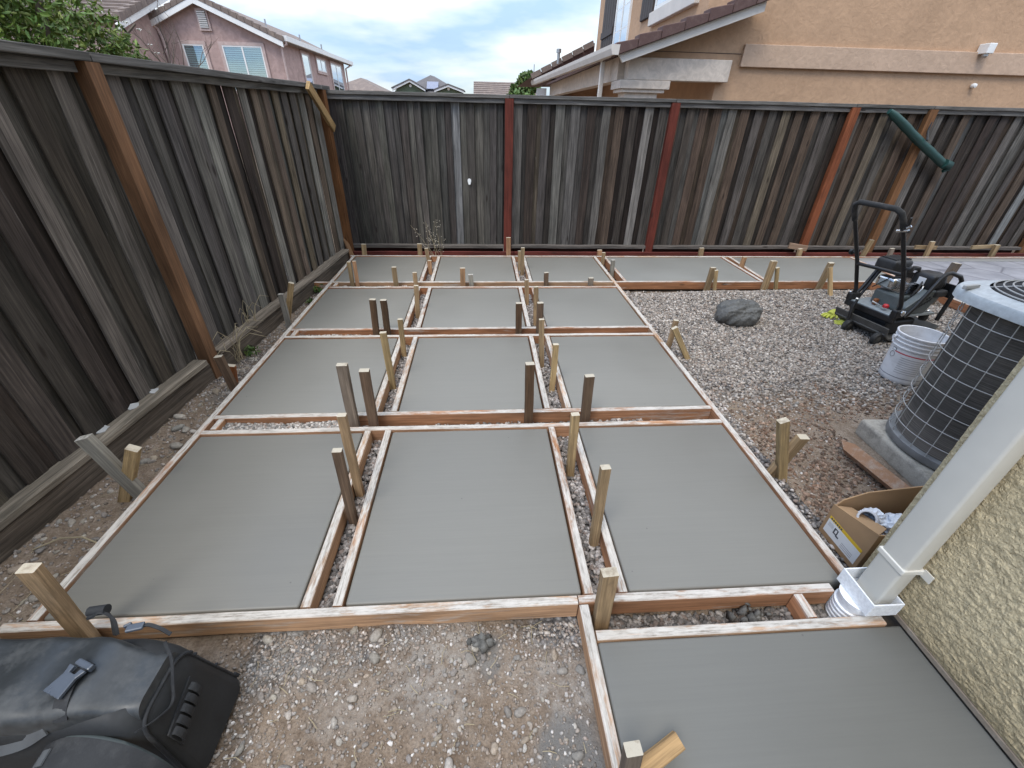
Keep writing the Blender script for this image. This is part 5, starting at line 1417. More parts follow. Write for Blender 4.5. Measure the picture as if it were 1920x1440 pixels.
mb = MB(); mb.tube([(5.66, 5.93, 1.70), (5.64, 5.89, 1.52), (5.60, 5.80, 1.42)], 0.012, 6); mb.build('hanging_strap', M_BLKP, TB)

# ================================================================== CARDBOARD BOX
M_CARD = plain('cardboard', (0.30, 0.185, 0.095), 0.85, var=0.14, vscale=5)
M_CARDE = plain('cardboard_edge', (0.22, 0.14, 0.08), 0.9, var=0.25, vscale=60)
BX = thing('cardboard_box', 'open brown cardboard box of crumpled white wrapping behind the stucco corner', 'box', (1.83, 1.17, -0.09))
x0, x1, y0, y1, z0, z1 = 1.615, 2.02, 1.035, 1.262, -0.085, 0.115
t = 0.006
mb = MB(); mb.bb((x0, y0, z0), (x1, y1, z0 + t)); mb.build('bottom', M_CARD, BX)
mb = MB(); mb.prism([(y0, z0 + t), (y1, z0 + t), (y1, z1 - 0.02), (y0, z1 + 0.045)], 0, x0, x0 + t); mb.build('side_panel', M_CARD, BX)
mb = MB(); mb.prism([(y0, z0 + t), (y1, z0 + t), (y1, z1), (y0, z1)], 0, x1 - t, x1); mb.build('side_panel', M_CARD, BX)
mb = MB(); mb.prism([(x0 + t, z0 + t), (x1 - t, z0 + t), (x1 - t, z1 + 0.085), (x0 + 0.13, z1 + 0.055), (x0 + 0.03, z1 + 0.01), (x0 + t, z1 - 0.03)], 1, y1 - t, y1); mb.build('side_panel', M_CARD, BX)
mb = MB(); mb.prism([(x0 + t, z0 + t), (x1 - t, z0 + t), (x1 - t, z1), (x0 + t, z1 + 0.045)], 1, y0, y0 + t); mb.build('side_panel', M_CARD, BX)
mb = MB(); mb.quadslab([(x0 + 0.001, y1 - 0.01, z1 - 0.018), (x0 + 0.001, y0 + 0.004, z1 + 0.046), (x0 + 0.055, y0 + 0.03, z1 + 0.050), (x0 + 0.060, y1 - 0.03, z1 - 0.012)], 0.005); mb.build('flap', M_CARD, BX)
M_LAB = plain('white_label_paper', (0.66, 0.65, 0.63), 0.6, var=0.05)
M_YEL = plain('yellow_print', (0.62, 0.40, 0.03), 0.5, var=0.05)
def lab(y_0, y_1, z_0, z_1, e, mat, name, par=BX):
    mb = MB(); mb.bb((x0 - e, y_0, z_0), (x0 - e + 0.0008, y_1, z_1)); return mb.build(name, mat, par)
lp = lab(1.052, 1.245, z0 + 0.028, z0 + 0.105, 0.001, M_LAB, 'paper_label')
lab(1.052, 1.245, z0 + 0.105, z0 + 0.122, 0.001, M_YEL, 'yellow_band')
for k in range(6): lab(1.228 - 0.012 * k, 1.236 - 0.012 * k, z0 + 0.109, z0 + 0.118, 0.0016, M_INK, 'printed_letter')
lab(1.175, 1.198, z0 + 0.060, z0 + 0.092, 0.0018, M_INK, 'printed_icon')
lab(1.180, 1.190, z0 + 0.068, z0 + 0.086, 0.0026, M_LAB, 'printed_icon')
lab(1.162, 1.180, z0 + 0.056, z0 + 0.064, 0.0020, M_INK, 'printed_icon')
for k in range(4): lab(1.205, 1.236, z0 + 0.072 + 0.006 * k, z0 + 0.074 + 0.006 * k, 0.0016, M_GREYP, 'printed_line')
for k in range(3): lab(1.075, 1.14, z0 + 0.038 + 0.010 * k, z0 + 0.041 + 0.010 * k, 0.0016, M_GREYP, 'printed_line')
def crumple(name, c, sz, seed, mat, label):
    bm = bmesh.new(); bmesh.ops.create_icosphere(bm, subdivisions=4, radius=1.0)
    for q in bm.verts:
        p = np.array(q.co)
        n1 = float(fbm(np.array([p[0] * 2 + seed]), np.array([p[1] * 2 + p[2] * 2.7]), 1.3, 4, seed)[0]) - 0.5
        rdg = abs(float(fbm(np.array([p[0] * 3 + p[2] * 2]), np.array([p[1] * 3 - p[2]]), 1.5, 3, seed + 5)[0]) - 0.5)
        r_ = 0.9 + 0.6 * n1 - 0.9 * max(0, 0.12 - rdg) * 2
        q.co = (p[0] * sz[0] * r_, p[1] * sz[1] * r_, p[2] * sz[2] * r_)
    me = bpy.data.meshes.new(name); bm.to_mesh(me); bm.free()
    o = link_mesh(name, me, mat, None, Matrix.Translation(c))
    return tag(o, label, 'wrapping')
M_PLASW = plain('white_wrapping', (0.64, 0.66, 0.70), 0.35, var=0.18, vscale=14, bump=0.3, bscale=30)
crumple('wrapping', (1.87, 1.135, 0.055), (0.12, 0.085, 0.075), 51, M_PLASW, 'crumpled white wrapping at the wall end of the cardboard box')
crumple('wrapping', (1.75, 1.20, 0.070), (0.075, 0.05, 0.055), 63, M_PLASW, 'crumpled white wrapping at the back corner of the cardboard box')
mb = MB()
T = Matrix.Translation((1.705, 1.165, 0.105)) @ Vector((-0.85, -0.45, 0.62)).to_track_quat('Z', 'Y').to_matrix().to_4x4()
prof = [(0.027, -0.07), (0.033, -0.07), (0.033, 0.06), (0.0365, 0.062), (0.0365, 0.072), (0.033, 0.074), (0.028, 0.073), (0.026, 0.0), (0.025, -0.07)]
mb.lathe(prof, (0, 0, 0), 24, cap=False)
o = mb.build('plastic_tube', plain('pale_grey_plastic', (0.50, 0.49, 0.50), 0.35, var=0.1), None, smooth=40)
place(o, T)
tag(o, 'short pale grey plastic pipe end sticking out of the cardboard box', 'pipe')

# ================================================================== TOOL BAG
M_BAG = dusty('black_tarpaulin', (0.0105, 0.0115, 0.0125), (0.10, 0.10, 0.10), 0.12, 0.62, scale=6)
M_BAGP = dusty('charcoal_tarpaulin', (0.026, 0.029, 0.031), (0.22, 0.22, 0.215), 0.33, 0.36, scale=5)
M_WEB = dusty('black_webbing', (0.014, 0.015, 0.017), (0.12, 0.12, 0.12), 0.3, 0.75, scale=18)
M_PIPE = plain('grey_piping', (0.085, 0.09, 0.095), 0.5, var=0.2)
M_BUCKLE = plain('black_buckle_plastic', (0.075, 0.088, 0.11), 0.3, var=0.1)
BG = thing('backpack', 'black backpack with grey dusty pocket and buckles lying in the left foreground', 'backpack', (-1.25, 0.6, -0.09))
def rrect(y0, y1, z0, z1, ty0, ty1, r0=0.05, r1=0.055, n=6):
    """rounded trapezoid section; bottom edge y0..y1 at z0, top edge ty0..ty1 at z1"""
    cs = [(y0, z0, r0 * 0.5), (y1, z0, r0 * 0.5), (ty1, z1, r1), (ty0, z1, r1)]
    out_ = []
    m = len(cs)
    for i in range(m):
        p = Vector(cs[i][:2]); a = Vector(cs[i - 1][:2]); b = Vector(cs[(i + 1) % m][:2]); r_ = cs[i][2]
        d0 = (a - p).normalized() * r_; d1 = (b - p).normalized() * r_
        for k in range(n + 1):
            t = k / n
            q = (p + d0) * (1 - t) ** 2 + p * 2 * t * (1 - t) + (p + d1) * t ** 2
            out_.append((q.x, q.y))
    return out_
def bag_loft(name, stations, mat, tilt=0.20, zref=-0.09, noise=0.006, seed=1, cap=True, parent=BG, sub=6):
    mb = MB(); rings = []
    for (x, args) in stations:
        rings.append([(x - tilt * (z - zref), y, z) for (y, z) in rrect(*args)])
    n = len(rings[0])
    vs = []
    for i, rg_ in enumerate(rings):
        for (x, y, z) in rg_:
            q = noise * 2 * (float(fbm(np.array([x * 5.0 + seed]), np.array([y * 7.0 + z * 6.0]), 1.0, 3, seed)[0]) - 0.5)
            vs.append((x, y + q, z + q * 1.2))
    fs = []
    m = len(rings)
    for i in range(m - 1):
        for k in range(n):
            fs.append((i * n + k, i * n + (k + 1) % n, (i + 1) * n + (k + 1) % n, (i + 1) * n + k))
    if cap:
        fs += [tuple(range(n - 1, -1, -1)), tuple((m - 1) * n + k for k in range(n))]
    mb.add(vs, fs)
    return mb.build(name, mat, parent, smooth=38)
def S(x, y0, y1, z1, a0, a1): return (x, (y0, y1, -0.09, z1, a0, a1))
st = []
for k in range(22):
    x = -1.86 + k * (0.955 / 21)
    e_ = max(0.0, (x + 1.03) / 0.125)
    st.append(S(x, 0.470 - 0.004 * e_, 0.768 - 0.012 * e_ ** 2, 0.250 + 0.005 * math.sin(k) - 0.016 * e_ ** 2, 0.500, 0.740 - 0.02 * e_ ** 2))
st += [S(-0.885, 0.472, 0.750, 0.222, 0.507, 0.712), S(-0.868, 0.480, 0.738, 0.200, 0.520, 0.695), S(-0.858, 0.492, 0.722, 0.172, 0.535, 0.675)]
bag_loft('bag_body', st, M_BAG)
# raised front pocket that faces the sky, with soft folds
def P_(x, z1, a0, a1): return (x, (a0 - 0.012, a1 + 0.012, 0.205, z1, a0, a1, 0.02, 0.028))
st = []
for k in range(26):
    t = k / 25; x = -1.80 + 0.865 * t
    pinch = 0.030 * sstep(0.70, 1.0, np.array(t)) + 0.0
    st.append(P_(x, 0.287 + 0.005 * math.sin(k * 1.3) - 0.045 * float(sstep(0.84, 1.0, np.array(t))), 0.512 + float(pinch) * 0.9, 0.726 - float(pinch) * 1.3))
bag_loft('front_pocket', st, M_BAGP, tilt=0.10, zref=0.2, noise=0.008, seed=9)
def crom(pts, n=6):
    pts = [Vector(p) for p in pts]; P = [pts[0] * 2 - pts[1]] + pts + [pts[-1] * 2 - pts[-2]]
    out_ = []
    for i in range(1, len(P) - 2):
        a, b, c, d = P[i - 1], P[i], P[i + 1], P[i + 2]
        for k in range(n):
            t = k / n
            out_.append(0.5 * ((2 * b) + (c - a) * t + (2 * a - 5 * b + 4 * c - d) * t * t + (3 * b - a - 3 * c + d) * t ** 3))
    return out_ + [pts[-1]]
def ribbon(name, pts, wd, t, mat, side=(0, 0, 1), parent=BG):
    pts = crom(pts); sd = Vector(side)
    mb = MB(); vs = []; m = len(pts)
    for i, p in enumerate(pts):
        d = (pts[min(i + 1, m - 1)] - pts[max(i - 1, 0)]).normalized()
        s_ = (sd - d * sd.dot(d)).normalized(); nn = d.cross(s_)
        for a, b_ in ((-1, -1), (1, -1), (1, 1), (-1, 1)):
            vs.append(p + s_ * (wd / 2 * a) + nn * (t / 2 * b_))
    fs = [(3, 2, 1, 0), tuple((m - 1) * 4 + k for k in range(4))]
    for i in range(m - 1):
        for k in range(4): fs.append((i * 4 + k, i * 4 + (k + 1) % 4, (i + 1) * 4 + (k + 1) % 4, (i + 1) * 4 + k))
    mb.add(vs, fs)
    return mb.build(name, mat, parent, smooth=50)
# piping round the end seam
rr_ = rrect(0.476, 0.745, -0.075, 0.208, 0.514, 0.704)
mb = MB(); mb.tube([(-0.874 - 0.2 * (z + 0.09), y, z + 0.004) for (y, z) in rr_], 0.0055, 6, closed=True); mb.build('seam_piping', M_WEB, BG, smooth=60)
ribbon('side_strap', [(-0.955, 0.70, 0.268), (-0.925, 0.665, 0.245), (-0.910, 0.62, 0.205), (-0.903, 0.58, 0.17), (-0.912, 0.535, 0.19), (-0.93, 0.50, 0.215)], 0.011, 0.003, M_WEB, (0.9, 0.1, 0.5))
# loop panel on the end face
def endp(y, z, o=0.0): return Vector((-0.857 - 0.2 * (z + 0.09) + o, y, z))
mb = MB(); mb.quadslab([endp(0.52, 0.055, 0.006), endp(0.655, 0.085, 0.006), endp(0.655, 0.155, 0.006), endp(0.52, 0.125, 0.006)], 0.006); mb.build('loop_panel', M_WEB, BG)
for k in range(5):
    y = 0.534 + 0.0255 * k; z = 0.094 + 0.0056 * k
    ribbon('webbing_loop', [endp(y, z - 0.024, 0.006), endp(y, z - 0.018, 0.013), endp(y, z, 0.017), endp(y, z + 0.018, 0.013), endp(y, z + 0.024, 0.006)], 0.019, 0.003, M_WEB, (0, 1, 0.2))
# coarse zip teeth along the back edge of the end panel
mb = MB()
zp = [p for p in rr_ if p[0] > 0.60]
zp = sorted(zp, key=lambda p: -p[1])
zc = crom([(-0.874 - 0.2 * (z + 0.09) + 0.004, y + 0.004, z + 0.004) for (y, z) in zp if z > -0.06], 4)
for p in zc[::2]: mb.box(p, (0.008, 0.009, 0.006))
mb.build('zip_teeth', M_WEB, BG, kind='stuff')
# side release buckle on the pocket
bk = MB(); bk.prism([(-0.030, -0.036), (0.030, -0.036), (0.022, 0.010), (0.030, 0.030), (0.012, 0.030), (0.010, 0.016), (-0.010, 0.016), (-0.012, 0.030), (-0.030, 0.030), (-0.022, 0.010)], 2, -0.004, 0.006)
bo = bk.build('buckle', M_BUCKLE, BG, bevel=0.002, local=True)
place(bo, Matrix.Translation((-1.122, 0.592, 0.309)) @ Matrix.Rotation(R(-22), 4, 'Z') @ Matrix.Rotation(R(6), 4, 'X'), BG)
mb = MB(); mb.box((-1.106, 0.630, 0.304), (0.055, 0.016, 0.018), rz=R(-22)); mb.build('buckle_bar', M_BUCKLE, BG, bevel=0.004)
ribbon('buckle_strap', [(-1.100, 0.64, 0.300), (-1.118, 0.595, 0.298), (-1.112, 0.56, 0.296), (-1.105, 0.535, 0.287), (-1.10, 0.515, 0.265)], 0.034, 0.003, M_WEB, (1, 0, 0))
# straps at the back edge
ribbon('grab_strap', [(-1.15, 0.755, 0.22), (-1.165, 0.785, 0.258), (-1.19, 0.795, 0.283), (-1.22, 0.79, 0.280)], 0.040, 0.008, M_WEB, (0.6, -0.4, 0.2))
mb = MB(); mb.tube([(-1.225, 0.795, 0.284), (-1.172, 0.797, 0.290)], 0.015, 10); mb.build('strap_pad', M_WEB, BG, smooth=60)
ribbon('thin_strap', [(-1.04, 0.735, 0.285), (-1.02, 0.742, 0.290), (-0.985, 0.735, 0.280), (-0.955, 0.725, 0.262)], 0.010, 0.004, M_WEB, (0, 1, 0))
mb = MB(); mb.box((-1.050, 0.735, 0.292), (0.045, 0.022, 0.010), rz=0.2); mb.box((-1.075, 0.742, 0.292), (0.02, 0.008, 0.012), rz=0.6); mb.build('clip', M_BUCKLE, BG, bevel=0.003)
# shoulder strap curling in the foreground
ribbon('webbing_strap', [(-1.62, 0.52, 0.150), (-1.45, 0.500, 0.165), (-1.32, 0.492, 0.180), (-1.22, 0.498, 0.205), (-1.15, 0.512, 0.245)], 0.042, 0.004, M_PIPE, (0, 0.6, 1))
SP = [(-1.170, 0.455, -0.07), (-1.190, 0.457, 0.08), (-1.165, 0.458, 0.165), (-1.10, 0.458, 0.200), (-1.02, 0.450, 0.200), (-0.94, 0.436, 0.170), (-0.875, 0.415, 0.105), (-0.84, 0.395, 0.0), (-0.835, 0.385, -0.08)]
ribbon('shoulder_strap', SP, 0.085, 0.016, M_WEB, (0.05, 1, 0.12))
M_BIND = plain('grey_green_binding', (0.035, 0.045, 0.045), 0.6, var=0.2)
for s_ in (-0.043, 0.043):
    mb = MB(); mb.tube(crom([(p[0], p[1] + s_, p[2] + s_ * 0.12) for p in SP]), 0.008, 6); mb.build('strap_binding', M_BIND, BG, smooth=60)
ribbon('webbing_strap', [(-1.200, 0.46, 0.06), (-1.190, 0.462, 0.125), (-1.155, 0.463, 0.185), (-1.125, 0.463, 0.205)], 0.034, 0.004, M_PIPE, (0.05, 1, 0.12))

# ================================================================== GRAVEL, STONES
def in_slab(x, y):
    m = (x > -1.69) & (x < 1.515) & (y > 0.90) & (y < 5.665)
    for (a, b_) in CX:
        for (c, d) in RY:
            pass
    return m
def over_concrete(x, y):
    m = np.zeros(len(x), bool)
    for (a, b_) in CX:
        for (c, d) in RY:
            m |= (x > a - 0.045) & (x < b_ + 0.045) & (y > c - 0.045) & (y < d + 0.045)
    m |= (x > 1.60) & (y > 4.60) & (x < 5.2) & (y < 5.67)
    m |= (x > 0.34) & (y < 0.81) & (x < 1.6)
    m |= (x > -1.69) & (x < 1.40) & (y > 0.895) & (y < 0.945)
    m |= (x > 2.30) & (x < 3.3) & (y > 1.27) & (y < 2.12)
    m |= (x > 1.50) & (y < 0.985)
    m |= (x > 4.62) & (y > 4.46) | (x > 5.05) & (y > 3.7)
    m |= (np.abs(x + 1.67) < 0.022) & (y > 0.9) & (y < 5.66) | (np.abs(x - 1.494) < 0.022) & (y > 0.9) & (y < 5.66)
    return m
GC = np.array([(0.17, 0.158, 0.145), (0.25, 0.232, 0.214), (0.34, 0.315, 0.29), (0.44, 0.41, 0.38), (0.54, 0.505, 0.47), (0.30, 0.245, 0.21), (0.20, 0.192, 0.182)])
def scatter(name, n, box, dens, smin, smax, label_kind='stuff', dust=None, sink=0.35, pw=1.7, tint=(1, 1, 1), zoff=0.0, seed=0):
    rng = np.random.default_rng(seed)
    x = rng.uniform(box[0], box[1], n * 3); y = rng.uniform(box[2], box[3], n * 3)
    p = dens(x, y)
    keep = (rng.random(len(x)) < p) & ~over_concrete(x, y)
    x, y = x[keep][:n], y[keep][:n]
    s = smin + (smax - smin) * rng.random(len(x)) ** pw
    z = ground_z(x, y) + s * sink * 0.6 + zoff
    c = GC[rng.integers(0, len(GC), len(x))] * rng.uniform(0.75, 1.2, (len(x), 1)) * np.array(tint)
    if dust is not None:
        k = rng.uniform(0.0, dust[3], (len(x), 1)); c = c * (1 - k) + np.array(dust[:3]) * k
    me = stone_cloud(name, np.stack([x, y, z], -1), s, c, rng)
    o = link_mesh(name, me, M_STONES)
    o['kind'] = 'stuff'
    return o
scatter('gravel', 46000, (1.52, 5.1, 1.9, 4.62), lambda x, y: np.clip(gravel_amount(x, y) * 1.15, 0, 1), 0.0060, 0.0160, pw=1.5, tint=(0.88, 0.855, 0.82), dust=(0.26, 0.20, 0.155, 0.5), zoff=0.002, seed=2)
scatter('gravel', 6000, (1.52, 3.2, 1.0, 3.2), lambda x, y: 0.6 * np.ones(len(x)), 0.003, 0.009, dust=(0.22, 0.165, 0.12, 0.8), seed=3, pw=2.2)
scatter('gravel', 9000, (1.52, 3.6, 1.0, 3.0), lambda x, y: np.clip(1.0 - gravel_amount(x, y) * 1.2, 0.05, 1) * (0.35 + 0.65 * (fbm(x, y, 3, 3, 77) > 0.5)), 0.004, 0.017, tint=(0.55, 0.40, 0.31), seed=13, pw=2.6, sink=0.1)
scatter('gravel', 16000, (-1.0, 0.36, 0.15, 0.92), lambda x, y: 0.10 + 0.62 * gravel_amount(x, y) ** 1.4, 0.0022, 0.0088, dust=(0.245, 0.19, 0.145, 0.9), seed=4, pw=1.6)
scatter('gravel', 7000, (-2.12, -1.69, 0.6, 5.8), lambda x, y: 0.20 + 0.75 * gravel_amount(x, y), 0.004, 0.012, dust=(0.22, 0.165, 0.12, 0.9), seed=5, pw=1.8)
scatter('gravel', 6500, (-1.66, 1.65, 0.94, 5.63), lambda x, y: np.ones(len(x)), 0.007, 0.017, tint=(0.72, 0.70, 0.70), zoff=0.008, seed=6, pw=1.4)
scatter('gravel', 1500, (0.39, 1.42, 0.80, 0.90), lambda x, y: np.ones(len(x)), 0.005, 0.014, tint=(0.5, 0.5, 0.5), seed=8)
def gap_fill(seed, xr, yr, n, tint, s0=0.007, s1=0.017, zo=0.012):
    rng = np.random.default_rng(seed)
    x = rng.uniform(*xr, n); y = rng.uniform(*yr, n)
    s = rng.uniform(s0, s1, n)
    z = ground_z(x, y) + zo
    c = GC[rng.integers(0, len(GC), n)] * rng.uniform(0.75, 1.2, (n, 1)) * np.array(tint)
    return np.stack([x, y, z], -1), s, c
P_all, S_all, C_all = [], [], []
rowgaps = [(2.05, 2.15), (3.295, 3.387), (4.485, 4.597)]
for i, (a, b_) in enumerate(rowgaps):
    for (xr, tn, n) in (((-1.64, 1.47), (0.85, 0.83, 0.82), 900), ((-1.62, -0.85), (0.95, 0.94, 0.93), 1100)):
        p, s, c = gap_fill(20 + i * 3 + n, xr, (a, b_), n, tn, zo=0.012 if n == 900 else 0.052); P_all.append(p); S_all.append(s); C_all.append(c)
for i, (a, b_) in enumerate(((-0.675, -0.602), (0.420, 0.512), (1.517, 1.61))):
    for (c0, d0) in RY:
        if i == 2 and c0 < 4.6: continue
        p, s, c = gap_fill(60 + i * 7 + int(c0 * 3), (a, b_), (c0, d0), 620, (0.70, 0.68, 0.68)); P_all.append(p); S_all.append(s); C_all.append(c)
p, s, c = gap_fill(99, (0.40, 1.37), (0.806, 0.898), 900, (0.5, 0.48, 0.47)); P_all.append(p); S_all.append(s); C_all.append(c)
me = stone_cloud('gravel', np.concatenate(P_all), np.concatenate(S_all), np.concatenate(C_all), np.random.default_rng(5))
o = link_mesh('gravel', me, M_STONES); o['kind'] = 'stuff'
# clods of wet mortar
for (x, y, s_, tx) in ((1.06, 0.855, 0.05, 'in the narrow gap of the front form'), (-0.03, 0.82, 0.028, 'beside the front form in the foreground dirt')):
    rng = np.random.default_rng(int(1000 * s_)); n = 22
    P = np.stack([x + rng.normal(0, s_ * 0.7, n), y + rng.normal(0, s_ * 0.32, n), -0.085 + np.abs(rng.normal(0, s_ * 0.35, n))], -1)
    me = stone_cloud('mortar_clod', P, rng.uniform(0.008, 0.026, n), np.tile(np.array([(0.12, 0.115, 0.105)]), (n, 1)) * rng.uniform(0.7, 1.3, (n, 1)), rng, flat=0.6, angular=0.45)
    o = link_mesh('mortar_clod', me, M_STONES); tag(o, 'dark grey clod of wet mortar ' + tx, 'mortar')

# individual rounded river stones, pieces of the ground
def stone_variant(k):
    rng = np.random.default_rng(300 + k)
    n = fbm(ICO2_V[:, 0] * 1.3 + k * 3, ICO2_V[:, 1] * 1.3 + ICO2_V[:, 2] * 1.1, 1.0, 3, k) - 0.5
    n = n + 0.45 * (fbm(ICO2_V[:, 0] * 2.6 + k, ICO2_V[:, 1] * 2.6 - ICO2_V[:, 2] * 2.1, 1.0, 2, k + 40) - 0.5)
    V = ICO2_V * (1 + 0.8 * n)[:, None] * np.array([1.2, 0.85, 0.58])
    me = np_mesh('stone', V, ICO2_F, np.full(len(ICO2_F), 3), smooth=True)
    return me
def stone_mat():
    b = NB('river_stone')
    v = b.coord('Object', (1, 1, 1), rand=True)
    n1 = b.noise(v, 1.8, 7, 0.65); n2 = b.noise(v, 14, 4, 0.6)
    c = b.mix(1.0, b.objcol(), b.ramp(n1, [(0.3, 0.7), (0.7, 1.25)]), 'MULTIPLY')
    c = b.mix(b.ramp(n2, [(0.5, 0.0), (0.7, 0.4)]), c, (0.30, 0.26, 0.22))
    return b.fin(c, 0.85, n2, 0.3, 0.05, spec=0.25)
M_RIVER = stone_mat()
STV = [stone_variant(k) for k in range(7)]
for m_ in STV: m_.materials.append(M_RIVER)
SC_ = [(0.31, 0.27, 0.225), (0.27, 0.24, 0.205), (0.37, 0.33, 0.28), (0.25, 0.225, 0.195), (0.31, 0.25, 0.19), (0.22, 0.20, 0.18), (0.40, 0.365, 0.32)]
def lay_stone(x, y, s_):
    z = float(ground_z(np.array([x]), np.array([y]))[0]) + s_ * 0.22
    M = Matrix.Translation((x, y, z)) @ Matrix.Rotation(random.uniform(0, 6.28), 4, 'Z') @ Matrix.Rotation(random.uniform(-0.35, 0.35), 4, 'X') @ Matrix.Diagonal((s_, s_ * random.uniform(0.8, 1.05), s_ * random.uniform(0.8, 1.15), 1))
    link_mesh('stone', random.choice(STV), None, GROUND, M, jit(random.choice(SC_), 0.15))
cnt = 0
while cnt < 150:
    x, y = random.uniform(-0.86, 0.33), random.uniform(0.28, 0.89)
    s_ = 0.007 + 0.017 * random.random() ** 4
    if x < -0.80 and y < 0.8: continue
    lay_stone(x, y, s_); cnt += 1
cnt = 0
while cnt < 120:
    y = 0.75 + 2.6 * random.random() ** 1.3
    xf = LX0 + LS * y + 0.10
    x = random.uniform(xf, -1.715)
    s_ = 0.010 + 0.026 * random.random() ** 3
    lay_stone(x, y, s_); cnt += 1

# straw and wood chips lying about
def straw(name, n, box, colr, seed, L=(0.02, 0.07)):
    rng = random.Random(seed); mb = MB()
    for _ in range(n):
        x, y = rng.uniform(box[0], box[1]), rng.uniform(box[2], box[3])
        z = float(ground_z(np.array([x]), np.array([y]))[0]) + 0.008
        a = rng.uniform(0, 6.28); l = rng.uniform(*L)
        b = rng.uniform(-0.3, 0.3)
        mb.tube([(x, y, z), (x + l * 0.5 * math.cos(a), y + l * 0.5 * math.sin(a), z + rng.uniform(0.0, 0.008)), (x + l * math.cos(a + b), y + l * math.sin(a + b), z)], 0.0012, 4)
    o = mb.build(name, colr); o['kind'] = 'stuff'
    return o
M_STRAW = plain('dry_straw', (0.33, 0.27, 0.17), 0.8, var=0.3)
straw('straw', 70, (-0.85, 0.33, 0.25, 0.88), M_STRAW, 3)
straw('straw', 45, (-2.05, -1.7, 0.8, 3.4), M_STRAW, 4, (0.03, 0.12))
straw('straw', 30, (1.6, 3.2, 1.3, 3.4), M_STRAW, 5, (0.03, 0.10))
mb = MB(); mb.tube([(-2.03, 1.32, -0.085), (-1.95, 1.37, -0.075), (-1.86, 1.375, -0.078), (-1.775, 1.345, -0.088)], 0.004, 6)
o = mb.build('dry_stalk', M_STRAW, None, smooth=60); tag(o, 'long pale dry stalk lying in the dirt beside the nearest left slab', 'stalk')

# ================================================================== PLANTS
def leaf_mat(name, col, var=0.35):
    b = NB(name)
    a = b.n('ShaderNodeAttribute', attribute_name='tint').outputs['Color']
    c = b.mix(1.0, (*col, 1), a, 'MULTIPLY')
    b.set(b.b.inputs['Subsurface Weight'], 0.0)
    return b.fin(c, 0.55, spec=0.35)
M_LEAF = leaf_mat('green_leaf', (0.120, 0.180, 0.042))
M_LEAF2 = leaf_mat('dark_green_leaf', (0.075, 0.125, 0.035))
M_BARK = plain('bark', (0.11, 0.085, 0.065), 0.95, var=0.3, bump=0.5, bscale=30)
M_PETAL = plain('white_petal', (0.72, 0.71, 0.66), 0.6, var=0.08)
def leaves(name, centres, radii, n, size, mat, parent, seed, stretch=(1, 1, 1), aspect=0.42):
    rng = np.random.default_rng(seed)
    C_ = np.array(centres); Rr = np.array(radii)
    k = rng.choice(len(C_), n, p=Rr ** 2 / (Rr ** 2).sum())
    d = rng.normal(size=(n, 3)); d /= np.linalg.norm(d, axis=1)[:, None]
    pos = C_[k] + d * (Rr[k] * rng.random(n) ** 0.45)[:, None] * np.array(stretch)
    s = size * rng.uniform(0.6, 1.3, n)
    Rm = rot_mats(n, rng)
    q = np.array([(-1, 0, 0), (-0.35, -aspect, 0.06), (0.45, -aspect * 0.8, 0.04), (1, 0, -0.12), (0.45, aspect * 0.8, 0.04), (-0.35, aspect, 0.06)])
    V = np.einsum('nij,vj->nvi', Rm, q) * s[:, None, None] + pos[:, None, :]
    F = np.array([[0, 1, 2, 3], [0, 3, 4, 5]])[None] + (np.arange(n) * 6)[:, None, None]
    me = np_mesh(name, V.reshape(-1, 3), F, np.full(n * 2, 4))
    t = rng.uniform(0.55, 1.5, (n, 1)) * np.array([1, 1, 1]) * np.stack([rng.uniform(0.8, 1.3, n), np.ones(n), rng.uniform(0.7, 1.1, n)], -1)
    set_tint(me, np.repeat(t, 6, 0))
    I = PM[parent.name].inverted()
    me.transform(I)
    o = link_mesh(name, me, mat, parent, PM[parent.name])
    return o
T1 = thing('flowering_tree', 'bushy green tree with white blossoms leaning over the left fence', 'tree', (-3.7, 4.6, -0.12))
mb = MB(); mb.tube([(-3.75, 4.7, -0.12), (-3.72, 4.65, 0.7), (-3.6, 4.6, 1.4), (-3.5, 4.6, 2.0), (-3.4, 4.7, 2.6)], [0.08, 0.065, 0.055, 0.04, 0.015], 8)
mb.tube([(-3.6, 4.6, 1.3), (-3.75, 4.2, 1.9), (-3.9, 3.8, 2.4)], [0.04, 0.03, 0.012], 6)
mb.tube([(-3.62, 4.6, 1.4), (-3.5, 5.1, 1.9), (-3.3, 5.5, 2.25)], [0.04, 0.025, 0.010], 6)
mb.build('trunk', M_BARK, T1, smooth=60)
cs = [(-3.55, 4.5, 2.15), (-3.75, 4.1, 2.05), (-3.4, 4.95, 2.12), (-3.9, 3.7, 2.25), (-4.2, 4.5, 2.4), (-3.35, 5.25, 1.98), (-3.9, 4.9, 2.35), (-3.6, 4.3, 2.42), (-4.3, 3.9, 2.0), (-3.45, 4.55, 1.75), (-3.6, 4.0, 1.7), (-3.3, 5.2, 1.72), (-4.5, 4.2, 2.6)]
rs = [0.34, 0.36, 0.30, 0.34, 0.45, 0.20, 0.34, 0.28, 0.4, 0.35, 0.35, 0.22, 0.4]
leaves('crown', cs, rs, 17000, 0.031, M_LEAF, T1, 71, aspect=0.30)
rng = np.random.default_rng(5); mb = MB()
